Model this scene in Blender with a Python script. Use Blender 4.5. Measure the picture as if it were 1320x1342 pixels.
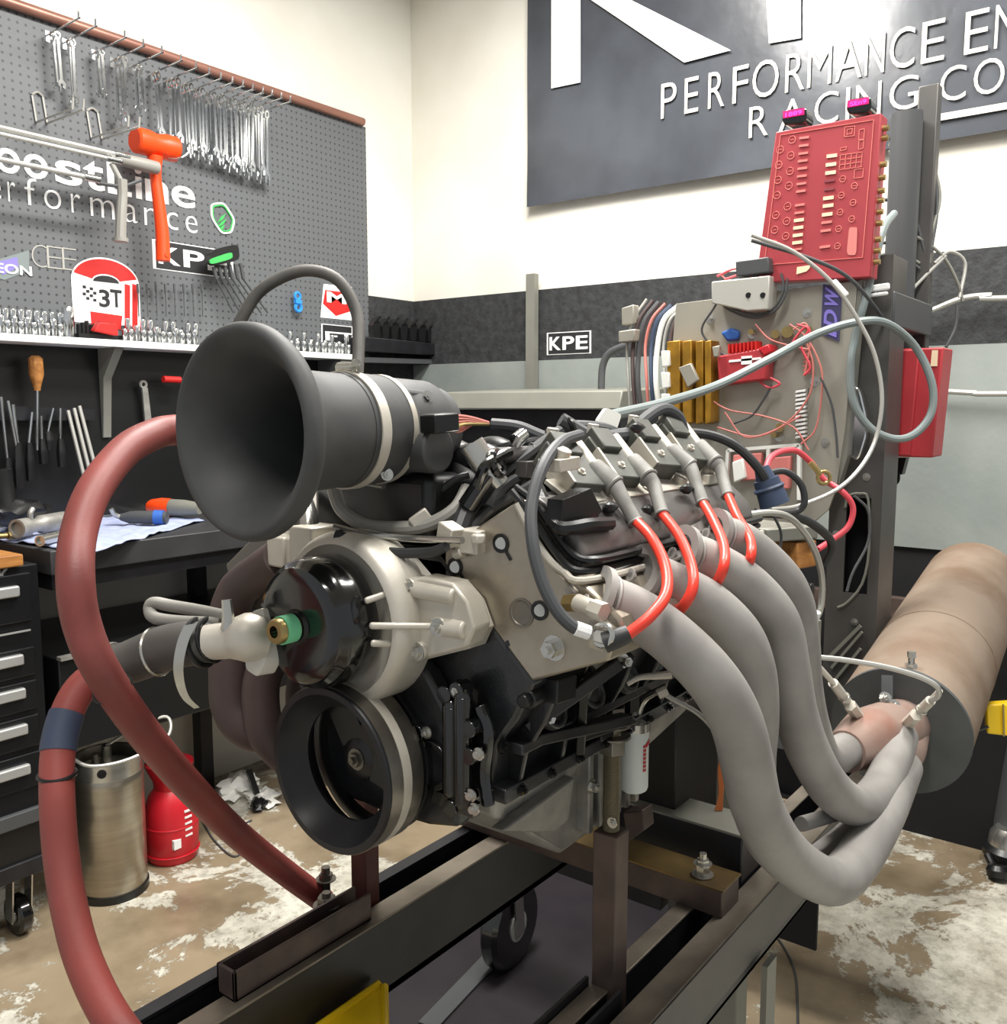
import bpy, bmesh, math, random
from mathutils import Vector as V, Matrix, noise
random.seed(7)
for o in list(bpy.data.objects): bpy.data.objects.remove(o)
S = bpy.context.scene
C = S.collection
PI = math.pi
# ---------------------------------------------------------------- camera, world, lights, exposure
HC = 1.45; FP = 1200.0; TILT = math.radians(6.56); HEAD = math.radians(37.3)
cam = bpy.data.cameras.new('camera'); co = bpy.data.objects.new('camera', cam); C.objects.link(co)
cam.sensor_fit = 'HORIZONTAL'; cam.sensor_width = 36; cam.lens = 36*FP/1320; cam.clip_start = .02
co.location = (0, 0, HC); co.rotation_euler = (PI/2-TILT, 0, HEAD-PI/2)
S.camera = co
S.view_settings.view_transform = 'Standard'; S.view_settings.look = 'None'
S.view_settings.gamma = 1; S.view_settings.use_curve_mapping = False
S.view_settings.exposure = 0.25
w = bpy.data.worlds.new('world'); S.world = w; w.use_nodes = True
w.node_tree.nodes['Background'].inputs[0].default_value = (.95, .97, 1, 1)
w.node_tree.nodes['Background'].inputs[1].default_value = .42
def area(name, loc, sx, sy, power, aim=None, col=(1, .97, .92)):
    l = bpy.data.lights.new(name, 'AREA'); l.shape = 'RECTANGLE'; l.size = sx; l.size_y = sy; l.energy = power; l.color = col
    o = bpy.data.objects.new(name, l); C.objects.link(o); o.location = loc
    if aim: o.rotation_euler = (V(aim)-V(loc)).to_track_quat('-Z', 'Y').to_euler()
    return o
LAMPS = [(1.9, 1.5, 3.3, 98), (.3, .3, 3.3, 45), (2.2, 0, 3.3, 55)]
for i, (x, y, z, p) in enumerate(LAMPS):
    area('ceiling_lamp_light', (x, y, z), 1.3, .35, p)

# ---------------------------------------------------------------- pixel -> point on a real plane
CF = (math.cos(HEAD), math.sin(HEAD)); CR = (math.sin(HEAD), -math.cos(HEAD))
def ray(u, v):
    a = (u-660)/FP; b = (v-671)/FP
    fw = math.cos(TILT)-math.sin(TILT)*b; dn = math.sin(TILT)+math.cos(TILT)*b
    return V((fw*CF[0]+a*CR[0], fw*CF[1]+a*CR[1], -dn))
O0 = V((0, 0, HC))
def _at(u, v, ax, val):
    d = ray(u, v); return O0+d*((val-O0[ax])/d[ax])
def PX(u, v, x): return _at(u, v, 0, x)
def PY(u, v, y): return _at(u, v, 1, y)
def PZ(u, v, z): return _at(u, v, 2, z)
def PD(u, v, d): return O0+ray(u, v)*d

# ---------------------------------------------------------------- materials
def lin(h):
    h = h.lstrip('#'); r = [int(h[i:i+2], 16)/255 for i in (0, 2, 4)]
    return tuple(c/12.92 if c <= .04045 else ((c+.055)/1.055)**2.4 for c in r)+(1,)
MATS = {}
def M(name, col, rough=.5, metal=0., col2=None, nscale=30., nmix=.5, bump=0., coat=0., emit=0., bscale=None, lo=.35, hi=.65, aniso=None, alpha=None):
    if name in MATS: return MATS[name]
    m = bpy.data.materials.new(name); m.use_nodes = True; nt = m.node_tree; b = nt.nodes['Principled BSDF']
    b.inputs['Base Color'].default_value = lin(col); b.inputs['Roughness'].default_value = rough; b.inputs['Metallic'].default_value = metal
    if coat: b.inputs['Coat Weight'].default_value = coat; b.inputs['Coat Roughness'].default_value = .08
    if emit: b.inputs['Emission Color'].default_value = lin(col); b.inputs['Emission Strength'].default_value = emit
    tc = nt.nodes.new('ShaderNodeTexCoord')
    if col2:
        n = nt.nodes.new('ShaderNodeTexNoise'); n.inputs['Scale'].default_value = nscale; n.inputs['Detail'].default_value = 6
        if aniso:
            mp = nt.nodes.new('ShaderNodeMapping'); mp.inputs['Scale'].default_value = aniso
            nt.links.new(tc.outputs['Object'], mp.inputs[0]); nt.links.new(mp.outputs[0], n.inputs['Vector'])
        else: nt.links.new(tc.outputs['Object'], n.inputs['Vector'])
        r = nt.nodes.new('ShaderNodeValToRGB'); r.color_ramp.elements[0].position = lo; r.color_ramp.elements[1].position = hi
        r.color_ramp.elements[0].color = lin(col); r.color_ramp.elements[1].color = lin(col2)
        nt.links.new(n.outputs[0], r.inputs[0]); nt.links.new(r.outputs[0], b.inputs['Base Color'])
    if bump:
        n2 = nt.nodes.new('ShaderNodeTexNoise'); n2.inputs['Scale'].default_value = bscale or nscale*3; n2.inputs['Detail'].default_value = 4
        nt.links.new(tc.outputs['Object'], n2.inputs['Vector'])
        bp = nt.nodes.new('ShaderNodeBump'); bp.inputs['Strength'].default_value = bump; bp.inputs['Distance'].default_value = .003
        nt.links.new(n2.outputs[0], bp.inputs['Height']); nt.links.new(bp.outputs[0], b.inputs['Normal'])
    MATS[name] = m; return m
m_white = M('wall_white', '#e9e7df', .85, col2='#d9d5c8', nscale=1.5)
m_rubber = M('matte_rubber', '#3c3d3e', .62, col2='#454646', nscale=20)
m_bellin = M('bell_grey', '#4a4b4b', .55, col2='#525352', nscale=8, bump=.1)
m_black = M('black_paint', '#141516', .35)
m_gloss = M('gloss_black', '#0b0c0d', .16, coat=.6)
m_blackrough = M('black_casting', '#1b1c1f', .36, col2='#242527', nscale=40, bump=.15, bscale=260, coat=.3)
m_alu = M('cast_aluminium', '#cfcabf', .45, .3, col2='#bdb7aa', nscale=14, bump=.06, bscale=400)
m_aluplate = M('machined_aluminium', '#b3ab9d', .36, .75, col2='#988f80', nscale=9, bump=.1, bscale=120)
m_alupan = M('pan_aluminium', '#a3a19b', .45, .45, col2='#85837e', nscale=20, bump=.12, bscale=300)
m_steel = M('bare_steel', '#8d8880', .34, .85, col2='#6f6a62', nscale=16)
m_chrome = M('chrome', '#e3e5e6', .12, 1.)
m_zinc = M('zinc_bolt', '#c4c3bd', .25, .9)
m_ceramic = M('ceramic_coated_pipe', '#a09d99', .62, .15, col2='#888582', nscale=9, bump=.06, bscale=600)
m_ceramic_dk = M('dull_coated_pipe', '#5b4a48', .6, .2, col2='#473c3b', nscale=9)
m_collector = M('heat_tinted_pipe', '#9c867c', .55, .25, col2='#92695a', nscale=12, lo=.45, hi=.75)
m_rust = M('rusty_can', '#8d7d6e', .68, .25, col2='#776250', nscale=5, bump=.25, bscale=60, lo=.4, hi=.62)
m_disc = M('can_end_grey', '#4b4e50', .55, .2, col2='#565959', nscale=12)
m_redhose = M('red_silicone', '#93453f', .5, col2='#6a3734', nscale=5, lo=.42, hi=.72, bump=.08, bscale=300)
m_hose = M('dark_hose', '#55524e', .6, col2='#434240', nscale=15)
m_bluetape = M('blue_tape', '#3c465c', .6)
m_blackhose = M('black_hose', '#2b2c2e', .5)
m_loom = M('grey_loom', '#434548', .55)
m_greyhose = M('grey_hose', '#8d8b85', .45)
m_boot = M('grey_boot', '#8b8a86', .55, col2='#7a7975', nscale=40)
m_coil = M('coil_body', '#54564f', .42, col2='#42443f', nscale=30)
m_wire = M('orange_red_wire', '#e8402f', .38)
m_vc = M('valve_cover_paint', '#6e6b69', .4, .4, col2='#5a5756', nscale=18)
m_green = M('green_tape', '#7fdca6', .55)
m_brass = M('brass', '#a99462', .35, .8)
m_beam = M('frame_steel_top', '#8f8679', .42, .6, col2='#6f675d', nscale=12)
m_frame = M('frame_black', '#1c1c1f', .4, .2, col2='#26262a', nscale=15)
m_post = M('brown_post', '#63544d', .48, .35, col2='#493e3c', nscale=14)
m_redpost = M('oxide_red_post', '#5a2f2b', .5, .2, col2='#432421', nscale=14)
m_gold = M('brassy_bar', '#8c7549', .36, .75, col2='#64553c', nscale=9)
m_yellow = M('yellow_plastic', '#f0c815', .4)
m_filter = M('filter_white', '#e4ecea', .35)
m_redink = M('red_print', '#c9343a', .5)
m_board = M('red_panel', '#a73b43', .5, col2='#a1373f', nscale=10)
m_boardline = M('pale_red_line', '#e98a80', .6)
m_cream = M('cream_label', '#f6ddba', .6)
m_label2 = M('pink_label', '#d9807a', .6)
m_labeld = M('grey_label', '#8b3a44', .6)
m_redbox = M('red_box', '#b1343b', .42, col2='#a83239', nscale=5)
m_platem = M('grey_panel', '#a8a59a', .45, .35, col2='#9a978d', nscale=4)
m_col = M('tower_grey', '#4c4b4b', .45, .4, col2='#5d5b58', nscale=5)
m_dark = M('near_black', '#0c0d11', .7)
m_cable = M('grey_cable', '#7b8585', .45)
m_cabled = M('dark_cable', '#47494b', .5)
m_cablew = M('silver_cable', '#b7b6b0', .35, .4)
m_redcable = M('red_cable', '#d24a56', .45)
m_pinkcable = M('pink_cable', '#c9786f', .5)
m_toolwhite = M('shelf_white', '#eceee9', .5)
m_hammer = M('orange_hammer', '#f2480f', .4, emit=0)
m_rag = M('blue_rag', '#aab3d3', .9, col2='#98a3c6', nscale=30, bump=.6, bscale=60)
m_keg = M('keg_steel', '#b3ab9c', .3, .9, col2='#a39c8f', nscale=5, aniso=(1, 1, 12))
m_jug = M('red_jug', '#c41f2c', .35)
m_drawer = M('tool_chest_black', '#121316', .3)
m_handle = M('handle_silver', '#c6c7c6', .35, .6)
m_benchtop = M('bench_dark', '#2b2b2d', .5, col2='#38383a', nscale=6)
m_wood = M('wood', '#b98145', .5, col2='#93602d', nscale=12, aniso=(1, 6, 6))
m_copper = M('copper_pipe', '#94695c', .4, .5, col2='#a17567', nscale=5)
m_letter = M('white_vinyl', '#f2f3f2', .6)
m_letterbanner = M('banner_letter', '#d9d4c6', .55)
m_greenv = M('green_vinyl', '#3fae57', .6)
m_redv = M('red_vinyl', '#c8201d', .55)
m_blackv = M('black_vinyl', '#222326', .55)
m_purple = M('purple_vinyl', '#8377cf', .6)
m_purpled = M('dark_purple_vinyl', '#3c3a63', .6)
m_led = M('led_magenta', '#ff2f8a', .5, emit=3.)
m_glove = M('blue_clay', '#2c5fae', .6)
m_blueclip = M('blue_clip', '#2f8fe6', .5)
m_navy = M('navy_connector', '#34425a', .5)
m_paper = M('white_paper', '#f4f4ee', .7)
m_lid = M('grey_lid', '#85857c', .5, .2, col2='#7c7c74', nscale=6)

# floor: brown worn paint, flaking away to pale concrete
def floor_mat():
    m = bpy.data.materials.new('worn_floor'); m.use_nodes = True; nt = m.node_tree; b = nt.nodes['Principled BSDF']
    tc = nt.nodes.new('ShaderNodeTexCoord')
    def nz(scale, det, rough=.55, dist=0):
        n = nt.nodes.new('ShaderNodeTexNoise'); n.inputs['Scale'].default_value = scale; n.inputs['Detail'].default_value = det
        n.inputs['Roughness'].default_value = rough; n.inputs['Distortion'].default_value = dist
        nt.links.new(tc.outputs['Object'], n.inputs['Vector']); return n
    def ramp(src, stops):
        r = nt.nodes.new('ShaderNodeValToRGB'); e = r.color_ramp.elements
        e[0].position, e[0].color = stops[0]; e[1].position, e[1].color = stops[1]
        for p, c in stops[2:]: k = e.new(p); k.color = c
        nt.links.new(src, r.inputs[0]); return r
    paint = ramp(nz(2.5, 5).outputs[0], [(.3, lin('#8f8068')), (.7, lin('#a3937b'))])
    raw = ramp(nz(28, 10, .75).outputs[0], [(.3, lin('#99968a')), (.55, lin('#d3d0c2'))])
    sx = nt.nodes.new('ShaderNodeSeparateXYZ'); nt.links.new(tc.outputs['Object'], sx.inputs[0])
    mr = nt.nodes.new('ShaderNodeMapRange'); mr.inputs[1].default_value = .55; mr.inputs[2].default_value = -.1; mr.inputs[3].default_value = 0; mr.inputs[4].default_value = .085
    nt.links.new(sx.outputs['Y'], mr.inputs[0]); ad = nt.nodes.new('ShaderNodeMath'); nt.links.new(mr.outputs[0], ad.inputs[0]); nt.links.new(nz(2.1, 12, .72, .3).outputs[0], ad.inputs[1])
    mask = ramp(ad.outputs[0], [(.525, (0, 0, 0, 1)), (.54, (1, 1, 1, 1))])
    mx = nt.nodes.new('ShaderNodeMix'); mx.data_type = 'RGBA'
    nt.links.new(mask.outputs[0], mx.inputs[0]); nt.links.new(paint.outputs[0], mx.inputs[6]); nt.links.new(raw.outputs[0], mx.inputs[7])
    grime = ramp(nz(3.4, 8, .6).outputs[0], [(.36, (.45, .42, .38, 1)), (.56, (1, 1, 1, 1))])
    mu = nt.nodes.new('ShaderNodeMix'); mu.data_type = 'RGBA'; mu.blend_type = 'MULTIPLY'; mu.inputs[0].default_value = .75
    nt.links.new(mx.outputs[2], mu.inputs[6]); nt.links.new(grime.outputs[0], mu.inputs[7])
    nt.links.new(mu.outputs[2], b.inputs['Base Color'])
    rr = ramp(mask.outputs[0], [(0, (.3, .3, .3, 1)), (1, (.8, .8, .8, 1))]); nt.links.new(rr.outputs[0], b.inputs['Roughness'])
    bp = nt.nodes.new('ShaderNodeBump'); bp.inputs['Strength'].default_value = .5; bp.inputs['Distance'].default_value = .004
    nt.links.new(mask.outputs[0], bp.inputs['Height']); nt.links.new(bp.outputs[0], b.inputs['Normal'])
    return m
def peg_mat():
    m = bpy.data.materials.new('perforated_board'); m.use_nodes = True; nt = m.node_tree; b = nt.nodes['Principled BSDF']
    b.inputs['Roughness'].default_value = .55
    tc = nt.nodes.new('ShaderNodeTexCoord'); vm = nt.nodes.new('ShaderNodeVectorMath'); vm.operation = 'SCALE'; vm.inputs[3].default_value = 1/.0254/1.0
    nt.links.new(tc.outputs['Object'], vm.inputs[0])
    fr = nt.nodes.new('ShaderNodeVectorMath'); fr.operation = 'FRACTION'; nt.links.new(vm.outputs[0], fr.inputs[0])
    sb = nt.nodes.new('ShaderNodeVectorMath'); sb.operation = 'SUBTRACT'; sb.inputs[1].default_value = (.5, .5, .5); nt.links.new(fr.outputs[0], sb.inputs[0])
    mm = nt.nodes.new('ShaderNodeVectorMath'); mm.operation = 'MULTIPLY'; mm.inputs[1].default_value = (1, 0, 1); nt.links.new(sb.outputs[0], mm.inputs[0])
    ln = nt.nodes.new('ShaderNodeVectorMath'); ln.operation = 'LENGTH'; nt.links.new(mm.outputs[0], ln.inputs[0])
    r = nt.nodes.new('ShaderNodeValToRGB'); e = r.color_ramp.elements
    e[0].position = .15; e[0].color = lin('#36383a'); e[1].position = .19; e[1].color = lin('#5f6265')
    nt.links.new(ln.outputs['Value'], r.inputs[0]); nt.links.new(r.outputs[0], b.inputs['Base Color'])
    return m
def backwall_mat():
    return M('wall_grey_paint', '#8f9591', .6, col2='#7f8683', nscale=3, bump=.4, bscale=25)
m_band = M('black_band', '#232426', .75, col2='#333537', nscale=30, bump=1., bscale=60)

# ---------------------------------------------------------------- mesh helpers
def basis(d):
    d = V(d).normalized(); a = V((0, 0, 1)) if abs(d.z) < .9 else V((1, 0, 0))
    u = a.cross(d).normalized(); return u, d.cross(u).normalized(), d
def box(bm, x0, x1, y0, y1, z0, z1):
    vs = [bm.verts.new((x, y, z)) for x in (x0, x1) for y in (y0, y1) for z in (z0, z1)]
    for f in ((0, 1, 3, 2), (4, 6, 7, 5), (0, 4, 5, 1), (2, 3, 7, 6), (0, 2, 6, 4), (1, 5, 7, 3)): bm.faces.new([vs[i] for i in f])
def hexa(bm, a, b):          # two quads, same winding -> solid
    A = [bm.verts.new(p) for p in a]; B_ = [bm.verts.new(p) for p in b]; n = len(A)
    bm.faces.new(A[::-1]); bm.faces.new(B_)
    for i in range(n): bm.faces.new((A[i], A[(i+1) % n], B_[(i+1) % n], B_[i]))
def prism(bm, pts, off): hexa(bm, [V(p) for p in pts], [V(p)+V(off) for p in pts])
def bar(bm, a, b, w_, h_, up=(0, 0, 1)):
    a = V(a); b = V(b); d = (b-a).normalized(); s = d.cross(V(up)).normalized(); t = s.cross(d).normalized()
    q = [s*w_/2+t*h_/2, -s*w_/2+t*h_/2, -s*w_/2-t*h_/2, s*w_/2-t*h_/2]
    hexa(bm, [a+k for k in q], [b+k for k in q])
def smoothpath(pts, n=8):
    P = [V(p) for p in pts]; out = []
    if len(P) < 3 or n < 2: return P
    E = [P[0]*2-P[1]]+P+[P[-1]*2-P[-2]]
    for i in range(1, len(E)-2):
        p0, p1, p2, p3 = E[i-1:i+3]
        for k in range(n):
            t = k/n; out.append(.5*((2*p1)+(p2-p0)*t+(2*p0-5*p1+4*p2-p3)*t*t+(3*p1-p0-3*p2+p3)*t**3))
    out.append(P[-1]); return out
def tube(bm, pts, r, seg=12, n=6, cap=True, inner=None):
    k = len(pts); Q = smoothpath(pts, n); m = len(Q)
    if isinstance(r, (list, tuple)):
        R = []
        for i in range(m):
            t = i/(m-1)*(k-1); j = min(int(t), k-2); R.append(r[j]+(r[j+1]-r[j])*(t-j))
    else: R = [r]*m
    d = (Q[1]-Q[0]).normalized(); u, v, _ = basis(d); rings = []
    for i in range(m):
        nd = (Q[min(i+1, m-1)]-Q[max(i-1, 0)]).normalized()
        u = (u-nd*u.dot(nd)).normalized(); v = nd.cross(u)
        rings.append([bm.verts.new(Q[i]+(u*math.cos(a)+v*math.sin(a))*R[i]) for a in [2*PI*j/seg for j in range(seg)]])
    for i in range(m-1):
        for j in range(seg): bm.faces.new((rings[i][j], rings[i][(j+1) % seg], rings[i+1][(j+1) % seg], rings[i+1][j]))
    if cap: bm.faces.new(rings[0][::-1]); bm.faces.new(rings[-1])
def lathe(bm, o, d, prof, seg=32, closed=False):
    o = V(o); u, v, d = basis(d); rings = []
    for t, r in prof:
        if r < 1e-6: rings.append([bm.verts.new(o+d*t)])
        else: rings.append([bm.verts.new(o+d*t+(u*math.cos(2*PI*j/seg)+v*math.sin(2*PI*j/seg))*r) for j in range(seg)])
    rr = list(zip(rings, rings[1:]))
    if closed: rr.append((rings[-1], rings[0]))
    for A, B_ in rr:
        for j in range(seg):
            a0, a1 = A[j % len(A)], A[(j+1) % len(A)]; b0, b1 = B_[j % len(B_)], B_[(j+1) % len(B_)]
            f = []
            for q in (a0, a1, b1, b0):
                if q not in f: f.append(q)
            if len(f) > 2:
                try: bm.faces.new(f)
                except ValueError: pass
def cyl(bm, a, b, r, seg=16, r2=None):
    a = V(a); b = V(b); L = (b-a).length; r2 = r if r2 is None else r2
    lathe(bm, a, b-a, [(0, 0), (0, r), (L, r2), (L, 0)], seg)
def bolt(bm, p, d, r=.007, h=.007, washer=True):
    p = V(p); d = V(d).normalized()
    if washer: cyl(bm, p, p+d*.0015, r*1.5, 14)
    cyl(bm, p, p+d*h, r, 6); cyl(bm, p+d*h, p+d*(h+r*.5), r*.5, 8)
def torus(bm, c, d, R, r, seg=28, sg=8):
    c = V(c); lathe(bm, c, d, [(r*math.sin(2*PI*i/sg), R+r*math.cos(2*PI*i/sg)) for i in range(sg)], seg, closed=True)
def blob(bm, c, sx, sy, sz, rot=0, sub=2, rough=0):
    ms = bmesh.ops.create_icosphere(bm, subdivisions=sub, radius=1)['verts']
    cr, sr = math.cos(rot), math.sin(rot)
    for q in ms:
        p = q.co.copy(); k = 1+rough*noise.noise(p*2.3)
        x, y, z = p.x*sx*k, p.y*sy*k, p.z*sz*k
        q.co = V((x*cr-y*sr, x*sr+y*cr, z))+V(c)
def cross_section(bm, prof, x0, x1):     # polygon in (y, z) swept along x
    prism(bm, [(x0, y, z) for y, z in prof], (x1-x0, 0, 0))

# ---------------------------------------------------------------- object helpers
def tag(o, label, cat, group=None):
    o['label'] = label; o['category'] = cat
    if group: o['group'] = group
    return o
def thing(name, label, cat, loc=(0, 0, 0), group=None):
    o = bpy.data.objects.new(name, None); o.empty_display_size = .05; C.objects.link(o); o.location = loc
    return tag(o, label, cat, group)
def wloc(o):
    p = V(o.location)
    while o.parent: o = o.parent; p = p+V(o.location)
    return p
def obj(name, bm, mat, parent=None, bevel=0, ang=35, label=None, kind=None, flat=False, bseg=2):
    if not isinstance(bm, bpy.types.Mesh):
        bmesh.ops.recalc_face_normals(bm, faces=bm.faces[:])
        me = bpy.data.meshes.new(name); bm.to_mesh(me); bm.free()
    else: me = bm
    if not flat and len(me.polygons):
        me.polygons.foreach_set('use_smooth', [True]*len(me.polygons)); me.set_sharp_from_angle(angle=math.radians(ang))
    base = wloc(parent) if parent else None
    o = bpy.data.objects.new(name, me); C.objects.link(o); me.materials.append(mat)
    if parent:
        for q in me.vertices: q.co -= base
        o.parent = parent
    else:
        n = len(me.vertices)
        if n:
            cx = [q.co for q in me.vertices]; lo = V((min(c.x for c in cx), min(c.y for c in cx), min(c.z for c in cx))); hi = V((max(c.x for c in cx), max(c.y for c in cx), max(c.z for c in cx)))
            o_ = V(((lo.x+hi.x)/2, (lo.y+hi.y)/2, lo.z))
            for q in me.vertices: q.co -= o_
            o.location = o_
    if bevel:
        md = o.modifiers.new('bevel', 'BEVEL'); md.width = bevel; md.segments = bseg; md.limit_method = 'ANGLE'; md.angle_limit = math.radians(40)
        md.harden_normals = False
    if label: o['label'] = label
    if kind: o['kind'] = kind
    return o
NUM = ['first', 'second', 'third', 'fourth', 'fifth', 'sixth', 'seventh', 'eighth', 'ninth', 'tenth', 'eleventh', 'twelfth', 'thirteenth', 'fourteenth', 'fifteenth', 'sixteenth', 'seventeenth', 'eighteenth', 'nineteenth', 'twentieth']
def each(name, mat, parent, items, fn, **k):     # one object per item
    for it in items: O(name, mat, lambda b: fn(b, *it), parent, **k)
def OM(name, mat, fns, parent=None, **k):
    for fn in fns: O(name, mat, fn, parent, **k)
def nb(): return bmesh.new()
def O(name, mat, fn, parent=None, **k):
    b = nb(); fn(b); return obj(name, b, mat, parent, **k)
def T(name, mat, label, cat, fn, group=None, **k):     # a thing that is one mesh
    return tag(O(name, mat, fn, None, **k), label, cat, group)
def struct(name, mat, fn, parent=None, **k):
    o = O(name, mat, fn, parent, **k); o['kind'] = 'structure'; return o
def dup(root, loc, label=None, group=None, scale=None, rotz=None):
    r = root.copy(); C.objects.link(r); r.location = loc
    if label: r['label'] = label
    if group: r['group'] = group
    if scale: r.scale = scale
    if rotz is not None: r.rotation_euler.z = rotz
    for ch in list(root.children):
        c = ch.copy(); C.objects.link(c); c.parent = r
        for g in list(ch.children):
            d = g.copy(); C.objects.link(d); d.parent = c
    return r
_tc = {}
def text_mesh(s, bold=0., ext=0.):
    cu = bpy.data.curves.new('t', 'FONT'); cu.body = s; cu.size = 1; cu.offset = bold; cu.extrude = ext; cu.resolution_u = 4
    o = bpy.data.objects.new('t', cu); C.objects.link(o)
    dg = bpy.context.evaluated_depsgraph_get(); me = bpy.data.meshes.new_from_object(o.evaluated_get(dg))
    bpy.data.objects.remove(o); bpy.data.curves.remove(cu); return me
def text(name, s, O_, U, W, mat, N, parent=None, bold=0., th=.0012, label=None, desc=None):
    """text fitted in the parallelogram O_, O_+U, O_+W; N is the outward normal"""
    me = text_mesh(s, bold, .5); xs = [q.co.x for q in me.vertices]; ys = [q.co.y for q in me.vertices]
    x0, x1, y0, y1 = min(xs), max(xs), min(ys), max(ys); O_ = V(O_); U = V(U); W = V(W); N = V(N)
    for q in me.vertices: q.co = O_+U*((q.co.x-x0)/(x1-x0))+W*((q.co.y-y0)/(y1-y0))+N*((q.co.z+.5)*th)
    me.materials.clear(); return obj(name, me, mat, parent, flat=True, label=label)
# ================================================================ THE ROOM
NX = V((-1, 0, 0)); NY = V((0, -1, 0)); UY = V((0, -1, 0)); UX = V((1, 0, 0)); UZ = V((0, 0, 1))
YW = 3.0; XW = 3.24; ZC = 3.45
struct('floor', floor_mat(), lambda b: box(b, -1.5, 3.6, -2.5, 3.3, -.1, 0))
struct('ceiling', m_white, lambda b: box(b, -1.5, 3.6, -2.5, 3.3, ZC, ZC+.1))
wl = struct('wall_left', m_white, lambda b: box(b, -1.5, XW+.1, YW, YW+.1, 0, ZC))
struct('wall_back', m_white, lambda b: box(b, XW, XW+.1, -2.5, YW, 0, ZC))
wb = struct('trim_1', m_band, lambda b: box(b, XW-.012, XW, -2.5, YW, 1.645, 1.94))
struct('trim_2', backwall_mat(), lambda b: box(b, XW-.02, XW, -2.5, YW, .985, 1.645))
struct('trim_3', m_dark, lambda b: box(b, XW-.008, XW, -2.5, YW, 0, .985))
T('wall_rail', m_pinkcable if 0 else m_post, 'dull horizontal steel rail low on the black wall behind the rusty can', 'rail',
  lambda b: bar(b, (3.12, 1.2, .80), (3.12, -.5, .80), .05, .06))
for i, (a, c_) in enumerate((((1200, 416), (1262, 390)), )):
    pts = [PX(1198, 416, 3.17), PX(1226, 405, 3.17), PX(1262, 391, 3.17), PX(1300, 387, 3.17), PX(1345, 390, 3.17), PX(1420, 400, 3.17)+V((0, -1.2, 0))]
    T('conduit', m_cablew, 'bright metal conduit rising in a curve across the black wall band', 'pipe', lambda b: tube(b, pts, .009, 10), group='conduits on the back wall')
T('conduit', m_cablew, 'straight metal conduit running level across the grey back wall', 'pipe',
  lambda b: tube(b, [PX(1226, 512, 3.18), PX(1280, 515, 3.18), PX(1345, 516, 3.18), PX(1420, 516, 3.18)+V((0, -1.2, 0))], .009, 10), group='conduits on the back wall')
# ceiling lamps (above the frame; they light the room)
for i, (x, y, z, p) in enumerate(LAMPS):
    t = thing('ceiling_lamp', ['ceiling tube lamp over the pegboard bench', 'ceiling tube lamp over the front of the engine', 'ceiling tube lamp over the rusty can'][i], 'lamp', (x, y, ZC), 'ceiling tube lamps')
    O('housing', m_toolwhite, lambda b: box(b, x-.68, x+.68, y-.2, y+.2, ZC-.08, ZC), t, bevel=.006)

# ---------------------------------------------------------------- pegboard wall
xb0, xb1 = -.2, 2.93
zt = 2.655
pg = T('pegboard', peg_mat(), 'large grey perforated pegboard on the left wall above the white shelf', 'pegboard',
       lambda b: box(b, xb0, xb1, 2.985, 2.998, 1.67, zt))
T('lower_tool_board', m_black, 'black smooth board on the left wall below the white shelf', 'board', lambda b: box(b, xb0, xb1, 2.985, 2.998, 1.08, 1.644))
T('wall_pipe', m_copper, 'dull copper coloured pipe running along the top of the pegboard', 'pipe', lambda b: cyl(b, (xb0, 2.97, zt+.012), (2.9, 2.97, zt+.012), .017, 14))
sh = T('wall_shelf', m_toolwhite, 'long white wall shelf carrying rows of chrome sockets', 'shelf', lambda b: box(b, xb0, 2.76, 2.86, 2.985, 1.645, 1.668), bevel=.002)
zs = 1.668
# letters on pegboard
YP = 2.984
def letters(name, label, items, v0, xh_base, xh_top, mat, cat='lettering', bold=0., plane='Y', pv=None, N=NY, asc=1.0, th=.0015):
    """items: (char, u_left, u_right, height factor, drop factor)"""
    P = (lambda u, v: PY(u, v, pv)) if plane == 'Y' else (lambda u, v: PX(u, v, pv))
    z0 = xh_base; hh = xh_top-xh_base
    cs = [P(it[1], v0) for it in items]
    t = thing(name, label, cat, (cs[0].x, cs[0].y, z0))
    for it in items:
        ch, ul, ur = it[:3]; hf = it[3] if len(it) > 3 else 1; dp = it[4] if len(it) > 4 else 0
        a = P(ul, v0); c = P(ur, v0); a.z = c.z = z0-dp*hh
        text('letter', ch, a, c-a, UZ*(hh*(hf+dp)), mat, N, t, bold, th)
    return t
eb = PY(240, 272, YP).z; et = PY(240, 244, YP).z
letters('wall_lettering', 'bold white word on the pegboard behind the orange hammer', [('b', -36, -8, 1.38), ('o', -4, 28), ('o', 32, 64), ('s', 73, 108), ('t', 110, 137, 1.25),
        ('L', 141, 172, 1.38), ('i', 177, 186, 1.38), ('n', 190, 220), ('e', 224, 255)], 245, eb, et, m_letter, bold=.012, pv=YP)
eb = PY(250, 305, YP).z; et = PY(250, 283, YP).z
letters('wall_lettering', 'thin white second line of lettering on the pegboard', [('p', -36, -20, 1, .4), ('e', -13, 3), ('r', 12, 22), ('f', 34, 50, 1.4), ('o', 59, 81), ('r', 94, 106), ('m', 119, 150),
        ('a', 163, 180), ('n', 189, 206), ('c', 218, 233), ('e', 243, 258)], 285, eb, et, m_letter, bold=-.012, pv=YP)
def decal(name, label, cat='sticker', group=None, at=(0, 0, 0)): return thing(name, label, cat, at, group)
def quadplate(b, pts, N, th=.002, off=0.): prism(b, [V(p)+V(N)*off for p in pts], V(N)*th)
def PYs(l, y=YP): return [PY(u, v, y) for u, v in l]
def PXs(l, x): return [PX(u, v, x) for u, v in l]
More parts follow.
